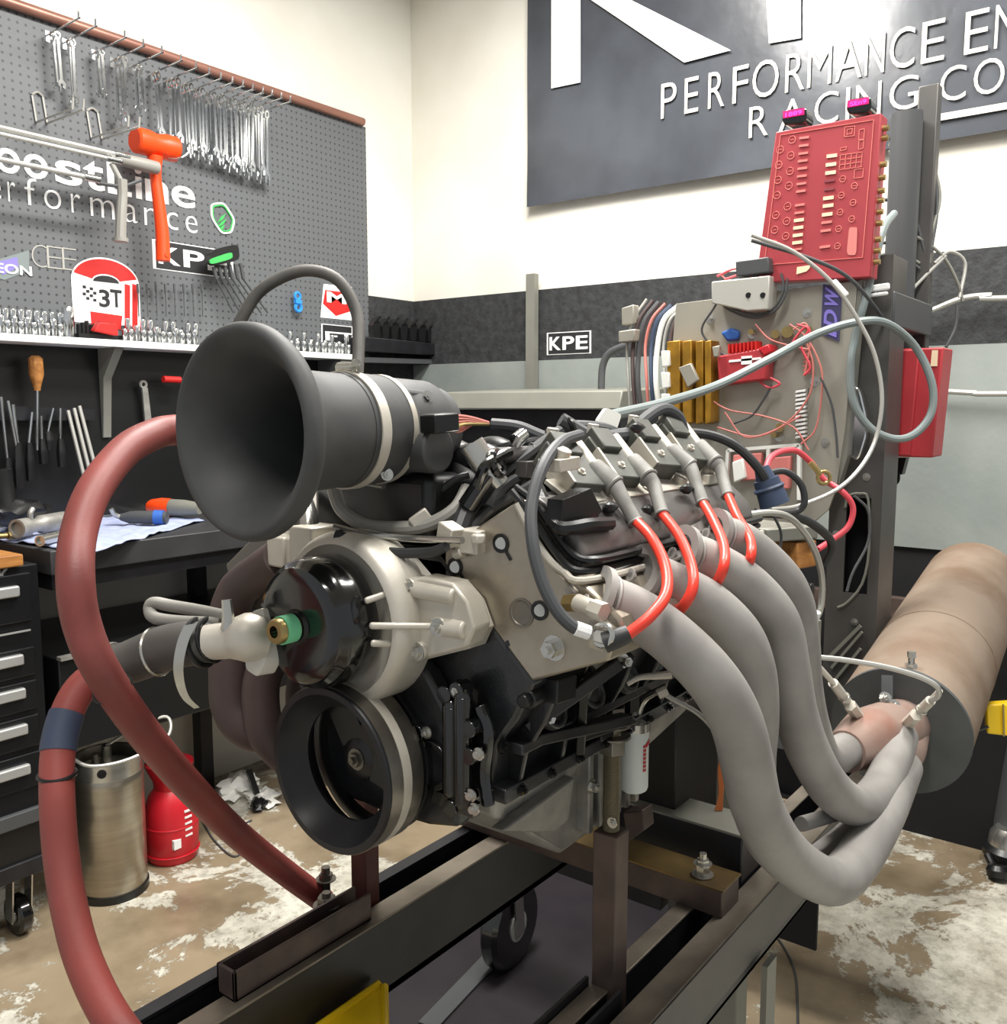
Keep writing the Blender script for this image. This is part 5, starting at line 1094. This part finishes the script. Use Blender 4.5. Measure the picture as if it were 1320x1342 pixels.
O('round_connector', m_brass, lambda b: (cyl(b, PX(1032, 435, XP), PX(1032, 435, XP-.03), .013, 16), [cyl(b, PX(u, v, XP), PX(u, v, XP-.02), r, 10) for u, v, r in ((1016, 438, .01), (1046, 448, .01), (1022, 560, .01), (1014, 570, .007), (1060, 432, .008), (984, 435, .007))]), t)
O('conduit_frame', m_toolwhite, lambda b: ([bar(b, PX(*a_, XP-.01), PX(*c_, XP-.01), .012, .008) for a_, c_ in (((955, 590), (1048, 583)), ((1048, 583), (1048, 655)), ((1008, 588), (1006, 650)), ((955, 590), (952, 640)))]), t)
pbox('pink_module', m_label2, [(965, 596), (1002, 593), (1000, 628), (965, 630)], .02)
pbox('pink_module', m_label2, [(1012, 600), (1040, 597), (1038, 640), (1012, 640)], .02)
pbox('white_module', m_toolwhite, [(966, 605), (980, 600), (984, 625), (968, 632)], .03)
# purple sticker
dv_ = PXs([(1079, 372), (1104, 378), (1100, 448), (1076, 438)], XP)
st = O('purple_sticker', m_purpled, lambda b: quadplate(b, dv_, NX, .001), t, flat=True)
Ub = (dv_[0]-dv_[3]); Wb = (dv_[3]-dv_[2])
for k, (ch_, s0, s1) in enumerate((('I', .06, .16), ('D', .24, .56), ('W', .60, .97))):
    text('letter', ch_, dv_[2]+Wb*.14+Ub*s0+NX*.0013, Ub*(s1-s0), Wb*.72, m_purple, NX, st, .03)
# wires on the plate
def cab(name, mat, label, pts, r, cat='cable', group=None): return T(name, mat, label, cat, lambda b: tube(b, [PD(*p) if len(p) == 3 else p for p in pts], r, 10, n=7), group=group)
dpl = PX(980, 500, XP-.03)
def W(u, v, off=.03): return PX(u, v, XP-off)
def wire_set(b, sets, r=.0022):
    for s_ in sets: tube(b, [W(*p) for p in s_], r, 6)
T('pink_wiring', m_pinkcable, 'tangle of pink wires running over the grey wiring plate', 'wires', lambda b: wire_set(b, [
    [(910, 505), (950, 535), (1000, 545), (1040, 560), (1060, 590)], [(940, 560), (990, 572), (1030, 555), (1060, 520), (1066, 480), (1058, 450)],
    [(990, 425), (1010, 445), (1045, 455), (1062, 458)], [(1035, 425), (1055, 440), (1072, 470), (1078, 500), (1070, 560), (1050, 582)], [(950, 540), (975, 572), (1010, 566), (1050, 545)],
    [(945, 360), (960, 372), (985, 372), (1000, 358)], [(1040, 432), (1056, 424), (1062, 450), (1055, 490)], [(965, 370), (970, 400), (976, 410)]]))
T('red_wiring', m_redcable, 'short red wires looped around the red ignition box', 'wires', lambda b: wire_set(b, [
    [(1012, 470), (1030, 462), (1045, 440), (1058, 428), (1064, 445)], [(1045, 425), (1060, 432), (1050, 452), (1062, 480), (1054, 492)], [(1010, 495), (1022, 503), (1008, 508), (996, 500)],
    [(940, 362), (965, 352), (985, 362), (975, 374)], [(950, 366), (975, 358), (1000, 350)]], .003))
T('dark_wiring', m_cabled, 'thin dark wires crossing the grey wiring plate', 'wires', lambda b: wire_set(b, [
    [(945, 380), (938, 400), (920, 430), (930, 450), (955, 470)], [(1012, 505), (1000, 525), (985, 545), (962, 555)], [(1076, 495), (1090, 530), (1096, 570), (1098, 600)],
    [(942, 380), (950, 402), (985, 416), (1015, 408), (1030, 385), (1032, 365)], [(944, 376), (954, 400), (988, 412), (1014, 404), (1027, 380), (1024, 358)]], .0028))
# wire bundles at the left of the plate
m_bun = [m_cablew, m_ceramic_dk, m_cabled, m_pinkcable, m_navy, m_toolwhite]
for k in range(9):
    u = 820+k*8
    T('hanging_cable', m_bun[k % 6], '%s cable hanging left of the wiring plate, %s from the left' % (['silver', 'maroon', 'dark', 'pink', 'navy', 'white'][k % 6], ordn[k]), 'cable',
      lambda b: tube(b, [PX(u+28, 392+k*2, 2.15), PX(u+10, 420, 2.13), PX(u+2, 455, 2.12), PX(u+4-k % 3*2, 500, 2.1), PX(u+6, 545, 2.1)], .004+.0015*(k % 3), 8))
T('cable_junction', m_platem, 'small grey junction block at the top of the hanging cables', 'block', lambda b: (prism(b, PXs([(818, 435), (840, 432), (838, 448), (818, 450)], 2.12), (-.03, 0, 0)), prism(b, PXs([(822, 405), (838, 400), (838, 425), (822, 428)], 2.14), (-.03, 0, 0))), bevel=.003)
T('black_bent_pipe', m_cabled, 'dark bent hose with a blue inner strand behind the grey lid', 'hose', lambda b: tube(b, [PX(822, 452, 2.9), PX(800, 462, 2.9), PX(790, 480, 2.9), PX(788, 514, 2.9)], .013, 12))
T('inline_connector', m_toolwhite, 'pale inline plugs hanging left of the gold heat sinks', 'connector', lambda b: [prism(b, PXs([(871, 460+k*28), (882, 460+k*28), (883, 480+k*28), (872, 482+k*28)], 2.05), (-.02, 0, 0)) for k in range(3)], bevel=.003)
# ================================================================ RED BOARD
XR = 2.05
Q = PXs([(990, 371), (1141, 363), (1155, 148), (1017, 173)], XR)
t = thing('red_control_panel', 'red sensor panel with rows of cream labels at the top of the tower', 'panel', Q[0])
O('box', m_board, lambda b: prism(b, Q, (.05, 0, 0)), t, bevel=.002)
zq = lambda u, v: (990+u/5.28, 120+v/5.28)
def RP(u, v, off=0): return PX(*zq(u, v), XR-.001-off)
def rectp(b, u, v, w_, h_, sl=-.13, th=.002): quadplate(b, [RP(u-w_/2, v-h_/2+(-w_/2)*sl), RP(u+w_/2, v-h_/2+(w_/2)*sl), RP(u+w_/2-1, v+h_/2+(w_/2)*sl), RP(u-w_/2-1, v+h_/2+(-w_/2)*sl)], NX, th)
ca = [(340, 320), (337, 374), (334, 428), (330, 480), (327, 532), (324, 585), (321, 638), (318, 690), (310, 785), (307, 838)]
for u, v in ca: O('label_strip', m_label2, lambda b: rectp(b, u, v, 66, 16), t, flat=True)
cbx = [(304, 890), (300, 942), (296, 994), (293, 1045)]
for u, v in cbx: O('label_strip', m_cream, lambda b: rectp(b, u, v, 68, 22), t, flat=True)
O('label_strip', m_label2, lambda b: rectp(b, 290, 1092, 66, 14), t, flat=True)
for u, v, m_ in ((532, 445, m_cream), (526, 505, m_cream), (523, 562, m_cream), (516, 617, m_labeld), (513, 675, m_labeld), (508, 737, m_cream), (506, 790, m_cream), (500, 850, m_cream), (496, 905, m_label2), (490, 962, m_label2), (484, 1074, m_label2)):
    O('label_strip', m_, lambda b: rectp(b, u, v, 72, 24 if m_ is m_cream else 18), t, flat=True)
def ring(b, u, v, R=.0078): c_ = RP(u, v); torus(b, c_, ex, R, .0007, 18, 5); bar(b, c_+V((0, .004, 0)), c_-V((0, .004, 0)), .001, .001)
for u, v in ((255, 333), (245, 443), (240, 550), (232, 652), (223, 795), (217, 897), (210, 1000), (172, 402), (162, 507), (157, 612), (150, 718), (142, 855), (134, 957), (130, 1055)):
    O('socket_ring', m_boardline, lambda b: ring(b, u, v), t)
for u, v in ((605, 605), (595, 718), (586, 835), (576, 950), (568, 1068), (686, 652), (676, 768), (667, 882)):
    O('socket_ring', m_boardline, lambda b: ring(b, u, v, .0062), t)
def lines(b):
    P4 = [RP(175, 302), RP(820, 196), RP(742, 1148), RP(62, 1200)]
    for i in range(4): bar(b, P4[i], P4[(i+1) % 4], .0016, .001)
    for i in range(5): bar(b, RP(590+i*38, 440-i*6), RP(580+i*38, 545-i*6), .001, .001)
    for i in range(4): bar(b, RP(586-i*2, 440+i*34), RP(745-i*2, 418+i*34), .001, .001)
    for x_, y_, w_, h_ in ((655, 280, 70, 66), (655, 280, 36, 34), (738, 300, 36, 70), (735, 370, 34, 60), (718, 570, 60, 60), (612, 400, 40, 20)):
        q4 = [RP(x_-w_/2, y_-h_/2), RP(x_+w_/2, y_-h_/2-8), RP(x_+w_/2-4, y_+h_/2-8), RP(x_-w_/2-4, y_+h_/2)]
        for i in range(4): bar(b, q4[i], q4[(i+1) % 4], .001, .001)
O('printed_lines', m_boardline, lines, t)
O('connector_pad', m_label2, lambda b: [quadplate(b, roundrect([RP(650, 940), RP(708, 938), RP(700, 1110), RP(690, 1132), RP(645, 1132), RP(634, 1110)], .2), NX, .0008)]+[torus(b, RP(655+j*28, 975+i*34), ex, .0022, .0006, 10, 4) for i in range(5) for j in range(2)], t, flat=True)
O('maker_mark', m_cream, lambda b: (quadplate(b, [RP(290, 1215), RP(385, 1200), RP(375, 1225), RP(355, 1245), RP(285, 1265)], NX, .001),), t, flat=True, label='cream coloured maker mark')
OM('side_socket', m_brass, [lambda b, s=s: cyl(b, V((XR+.02, Q[1].y+(Q[2].y-Q[1].y)*s-.0, Q[1].z+(Q[2].z-Q[1].z)*s)), V((XR+.02, Q[1].y+(Q[2].y-Q[1].y)*s-.012, Q[1].z+(Q[2].z-Q[1].z)*s)), .006, 10) for s in (.1, .17, .24, .34, .41, .48, .54, .62, .7, .86, .92)], t)
for k, (u, v, s_) in enumerate(((265, 160, '1889'), (712, 85, 'SEn9'))):
    p = RP(u, v)
    d = thing('led_display', ['small black round display glowing magenta at the left on the red panel', 'small black round display glowing magenta at the right on the red panel'][k], 'display', p-UZ*.03, 'magenta displays on the red panel')
    O('case', m_gloss, lambda b: (prism(b, roundrect([RP(u-78, v-30), RP(u+82, v-58), RP(u+90, v+20), RP(u+70, v+58), RP(u-60, v+75), RP(u-84, v+40)], .3), (.05, 0, 0))), d, bevel=.004)
    O('screen', M('screen_magenta', '#b0145e', .4, emit=.9), lambda b: quadplate(b, [RP(u-72, v-22), RP(u+76, v-46), RP(u+74, v+0), RP(u-70, v+26)], NX, .002), d, flat=True)
    text('digits', s_, RP(u-55, v+18, .004), RP(u+58, v-4, .004)-RP(u-55, v+18, .004), RP(u-55, v-12, .004)-RP(u-55, v+18, .004), m_led, NX, d, .01)
# red wall box
t = thing('red_metal_box', 'red painted metal box hanging beside the tower on the right', 'box', PX(1190, 600, 2.3))
q = PXs([(1150, 458), (1237, 455), (1222, 600), (1147, 598)], 2.30)
O('body', m_redbox, lambda b: prism(b, q, (.10, 0, 0)), t, bevel=.004)
O('cover', m_redbox, lambda b: prism(b, PXs([(1152, 460), (1207, 458), (1194, 597), (1149, 596)], 2.30), (-.012, 0, 0)), t, bevel=.003)
O('tape_tab', m_cream, lambda b: quadplate(b, PXs([(1222, 459), (1230, 459), (1229, 480), (1220, 480)], 2.298), NX, .001, .002), t, flat=True)
O('mount_bracket', m_col, lambda b: box(b, 2.26, 2.34, PX(1152, 540, 2.3).y-.02, PX(1152, 540, 2.3).y+.05, 1.40, 1.44), t)
O('bottom_plug', m_black, lambda b: (prism(b, PXs([(1160, 600), (1188, 600), (1182, 622), (1172, 622), (1168, 606)], 2.33), (.03, 0, 0)), tube(b, [PX(1178, 620, 2.33), PX(1176, 632, 2.33), PX(1162, 636, 2.33), PX(1158, 622, 2.33)], .004, 6)), t)
# ---- big loose cables
cab('grey_cable', m_cable, 'thick grey cable running from the coils up to a loop by the tower', [(800, 545, 1.35), (870, 528, 1.6), (940, 505, 1.8), (1010, 470, 1.88), (1075, 436, 1.9), (1130, 421, 1.92), (1165, 425, 1.95), (1200, 455, 2.0), (1221, 500, 2.0), (1221, 540, 2.0), (1200, 568, 2.0), (1172, 575, 2.0), (1140, 560, 2.0), (1118, 525, 2.0), (1115, 480, 2.0), (1120, 445, 2.0), (1132, 400, 1.98), (1145, 350, 1.98), (1158, 300, 2.0), (1172, 280, 2.1)], .0085)
cab('silver_cable', m_cablew, 'thin silver cable sweeping in a wide arc in front of the wiring plate', [(985, 308, 1.85), (1040, 330, 1.85), (1090, 370, 1.85), (1125, 420, 1.85), (1148, 470, 1.85), (1156, 530, 1.85), (1142, 590, 1.85), (1105, 636, 1.8), (1050, 662, 1.75), (1010, 668, 1.7)], .0042)
cab('dark_cable', m_cabled, 'thin dark cable draped across the red panel bottom to the red box', [(985, 315, 1.88), (1060, 338, 1.88), (1110, 362, 1.9), (1145, 400, 1.95), (1170, 440, 2.1), (1180, 470, 2.3)], .004)
for k, pp in enumerate([[(1165, 182), (1190, 180), (1210, 200), (1226, 235), (1228, 280), (1220, 330)], [(1165, 190), (1200, 185), (1222, 215), (1232, 260), (1220, 310), (1218, 345)], [(1165, 200), (1185, 190), (1205, 225), (1215, 280), (1217, 330)],
                        [(1160, 262), (1180, 265), (1200, 290), (1212, 330)], [(1160, 300), (1200, 310), (1235, 335), (1255, 370), (1262, 395)], [(1225, 345), (1245, 330), (1265, 345), (1258, 390)],
                        [(1150, 320), (1175, 318), (1190, 340), (1205, 352)], [(1150, 335), (1180, 332), (1205, 345)], [(1240, 335), (1200, 375), (1165, 415), (1150, 455)], [(1255, 400), (1252, 430), (1240, 455)]]):
    cab('loose_cable', [m_cabled, m_lid, m_cablew][k % 3], 'thin %s cable tangled beside the dark tube, %s from the top' % (['dark', 'grey', 'silver'][k % 3], ordn[k]), [(u, v, 2.25) for u, v in pp], .004, group='loose cables beside the tower')
T('white_clip', m_letter, 'upper white plastic clip gripping the cables under the red panel', 'clip', lambda b: bar(b, PX(1132, 380, 2.1), PX(1166, 375, 2.1), .012, .014), bevel=.003)
T('white_clip', m_letter, 'lower white plastic clip gripping the cables under the red panel', 'clip', lambda b: bar(b, PX(1136, 388, 2.1), PX(1164, 384, 2.1), .01, .008), bevel=.003)
T('white_clip', m_letter, 'white sleeve on the thin silver cable beside the purple sticker', 'clip', lambda b: bar(b, PD(1092, 368, 1.85), PD(1110, 388, 1.85), .010, .012), bevel=.003)
cab('red_lead', m_redcable, 'bright red battery lead curling right of the wiring plate', [(1000, 640, 1.7), (1010, 600, 1.75), (1040, 590, 1.8), (1062, 605, 1.82), (1080, 628, 1.82), (1105, 645, 1.8), (1118, 665, 1.8), (1112, 690, 1.8), (1090, 708, 1.8), (1072, 720, 1.78)], .0058)
T('ring_terminal', m_brass, 'brass ring terminal joining the red lead', 'terminal', lambda b: (cyl(b, PD(1062, 606, 1.8), PD(1076, 622, 1.8), .006, 10), torus(b, PD(1080, 626, 1.8), (-.8, -.6, 0), .012, .004, 16, 6)))
cab('black_lead', m_blackhose, 'black lead arching over the coils into the navy plug', [(890, 566, 1.5), (930, 570, 1.5), (965, 585, 1.5), (995, 615, 1.5), (1010, 645, 1.52)], .0078)
T('navy_connector', m_navy, 'round navy blue multi pin connector behind the last spark plug wire', 'connector', lambda b: (cyl(b, PD(1004, 628, 1.52), PD(1016, 662, 1.52), .021, 20, .025), cyl(b, PD(998, 612, 1.52), PD(1006, 634, 1.52), .012, 16, .018), torus(b, PD(1008, 640, 1.52), PD(1016, 662, 1.52)-PD(1004, 628, 1.52), .022, .004, 24, 6)))
cab('black_lead', m_blackhose, 'black lead looping behind the navy plug', [(1008, 620, 1.6), (1030, 618, 1.6), (1050, 635, 1.6), (1054, 660, 1.6), (1040, 672, 1.6), (1012, 672, 1.55)], .006)
cab('silver_cable', m_cablew, 'silver sheathed cable bending down to the steel bracket', [(960, 678, 1.4), (1010, 672, 1.45), (1040, 682, 1.5), (1065, 715, 1.55), (1077, 755, 1.6), (1076, 795, 1.62), (1068, 815, 1.63)], .0055)
cab('cable_ferrule', m_letter, 'pale ferrule on the end of the silver sheathed cable', [(1070, 802, 1.61), (1066, 818, 1.62)], .008, 'ferrule')
cab('black_lead', m_blackhose, 'black lead pair bending down right of the wooden block', [(990, 672, 1.6), (1040, 676, 1.62), (1070, 690, 1.65), (1090, 712, 1.7), (1080, 740, 1.72)], .008)
cab('thin_wire', m_cabled, 'thin dark wire dangling past the wooden block', [(1014, 675, 1.55), (1024, 700, 1.55), (1020, 730, 1.55), (1014, 755, 1.55)], .0025, 'wire')
cab('thin_wire', m_cabled, 'thin wire sagging from the tower slot', [(1120, 650, 2.0), (1138, 670, 2.0), (1138, 710, 2.0), (1118, 750, 2.0), (1110, 775, 2.0)], .003, 'wire')
T('brown_block', m_wood, 'varnished wooden block under the grey tray behind the exhaust pipes', 'block', lambda b: (bar(b, PX(960, 716, 1.75), PX(1058, 727, 1.70), .06, .05), bar(b, PX(965, 735, 1.75), PX(1050, 738, 1.71), .05, .02)), bevel=.003)
T('grey_tray', m_lid, 'small grey steel tray resting on the wooden block', 'tray', lambda b: bar(b, PX(945, 688, 1.76), PX(1040, 700, 1.66), .12, .025), bevel=.003)
T('absorber_body', m_black, 'dark round water brake body behind the engine', 'absorber', lambda b: (lathe(b, (1.36, YC-.05, 1.05), ex, [(0, 0), (0, .12), (.04, .14), (.2, .14), (.24, .12), (.24, 0)], 40), cyl(b, PX(1030, 770, 1.72), PX(1066, 772, 1.72), .012, 12), box(b, 1.42, 1.6, .70, .92, .66, 1.0)), bevel=.003)
T('bolt_plate', m_lid, 'small drilled steel plate by the foot of the tower', 'plate', lambda b: (box(b, 1.98, 1.99, PX(1074, 840, 1.98).y, PX(1054, 840, 1.98).y, PX(1064, 862, 1.98).z, PX(1064, 812, 1.98).z), bolt(b, PX(1061, 845, 1.98), -ex, .009, .008)), bevel=.002)
# grey rack steelwork seen under the headers
t = thing('steel_pedestal', 'grey steel pedestal standing behind the exhaust pipes under the engine rear', 'stand', (1.75, .85, 0))
O('pillar', m_col, lambda b: (box(b, 1.75, 1.81, PX(935, 950, 1.75).y, PX(880, 950, 1.75).y, 0, 1.0),), t, bevel=.004)
O('pillar', m_lid, lambda b: (box(b, 1.70, 1.76, PX(975, 1000, 1.70).y, PX(922, 1000, 1.70).y, 0, PX(940, 972, 1.7).z),), t, bevel=.004)
# ================================================================ BACKGROUND LID, RIGHT SIDE
t = thing('grey_console', 'long grey lidded console standing against the back wall behind the engine', 'console', (2.9, 2.0, 0))
ya, yb_ = PX(560, 520, 2.62).y, PX(812, 520, 2.62).y
zt_, zl_ = PX(700, 513, 2.62).z, PX(700, 536, 2.62).z
O('lid', m_lid, lambda b: hexa(b, [(2.62, yb_, zl_), (2.62, ya, zl_), (3.1, ya, zl_), (3.1, yb_, zl_)], [(2.64, yb_, zt_), (2.64, ya, zt_), (3.1, ya, zt_+.02), (3.1, yb_, zt_+.02)]), t, bevel=.004)
O('cabinet', m_frame, lambda b: box(b, 2.68, 3.1, yb_+.03, ya-.03, 0, zl_-.002), t)
T('grey_post', m_lid, 'thin grey upright post against the back wall above the console lid', 'post', lambda b: box(b, 3.17, 3.2, PX(700, 480, 3.17).y, PX(689, 480, 3.17).y, 1.0, 2.0))
t = thing('yellow_tag', 'yellow plastic block on a wire at the right edge', 'tag', PD(1305, 965, 2.1))
O('block', m_yellow, lambda b: prism(b, [PD(1293, 924, 2.1), PD(1330, 922, 2.1), PD(1330, 966, 2.1), PD(1294, 962, 2.1)], (.03, .01, 0)), t, bevel=.004)
O('groove', m_brass, lambda b: bar(b, PD(1315, 923, 2.095), PD(1316, 965, 2.095), .004, .002), t)
T('tag_rod', m_cabled, 'thin rod reaching from the rusty can to the yellow block', 'rod', lambda b: cyl(b, PD(1255, 966, 2.15), PD(1296, 952, 2.1), .0035, 8))
t = thing('shop_vacuum', 'dark grey machine on wheels cut off by the right edge', 'machine', PZ(1315, 1110, 0))
vx = PZ(1352, 1125, 0)
O('body', m_cabled, lambda b: lathe(b, (vx.x, vx.y, .0), UZ, [(0, 0), (0, .10), (.05, .12), (.12, .115), (.3, .10), (.48, .085), (.60, .05), (.62, 0)], 32), t)
mp = PZ(1322, 1108, .062)
O('motor_ring', m_zinc, lambda b: lathe(b, mp, UZ, [(0, 0), (0, .06), (.04, .055), (.06, .04), (.06, 0)], 28), t)
O('motor_base', m_black, lambda b: (lathe(b, mp-UZ*.03, UZ, [(0, 0), (0, .075), (.02, .075), (.035, .06), (.035, 0)], 28), tube(b, [mp+V((-.06, .05, -.02)), mp+V((-.08, .02, -.05)), mp+V((-.05, -.03, -.06)), mp+V((0, -.07, -.05))], .012, 10)), t)
O('foot_wheel', m_black, lambda b: lathe(b, PZ(1308, 1145, .02), (.3, .1, 1), [(0, 0), (-.01, .03), (.01, .034), (.025, .026), (.025, 0)], 24), t)
O('power_cord', m_cabled, lambda b: tube(b, [PZ(1300, 945, .35), PZ(1285, 1000, .2), PZ(1282, 1050, .1)], .006, 8), t)
T('red_battery_leads', m_redcable, 'short red and black leads lying on the floor near the right edge', 'wire', lambda b: (tube(b, [PZ(1268, 1020, .02), PZ(1278, 1045, .03), PZ(1282, 1070, .03), PZ(1290, 1078, .02)], .006, 8), tube(b, [PZ(1272, 1025, .02), PZ(1284, 1055, .04), PZ(1292, 1076, .02)], .005, 8)))
T('floor_wire', m_cabled, 'thin dark wire curving over the floor right of the frame', 'wire', lambda b: tube(b, [PZ(1008, 1215, .004), PZ(1030, 1245, .004), PZ(1043, 1280, .004), PZ(1046, 1350, .004)], .003, 6))
T('dark_storage_wall', m_dark, 'black recess panel low behind the rusty can', 'panel', lambda b: box(b, 3.1, 3.2, -1.2, 1.2, 0, .78)) if 0 else None
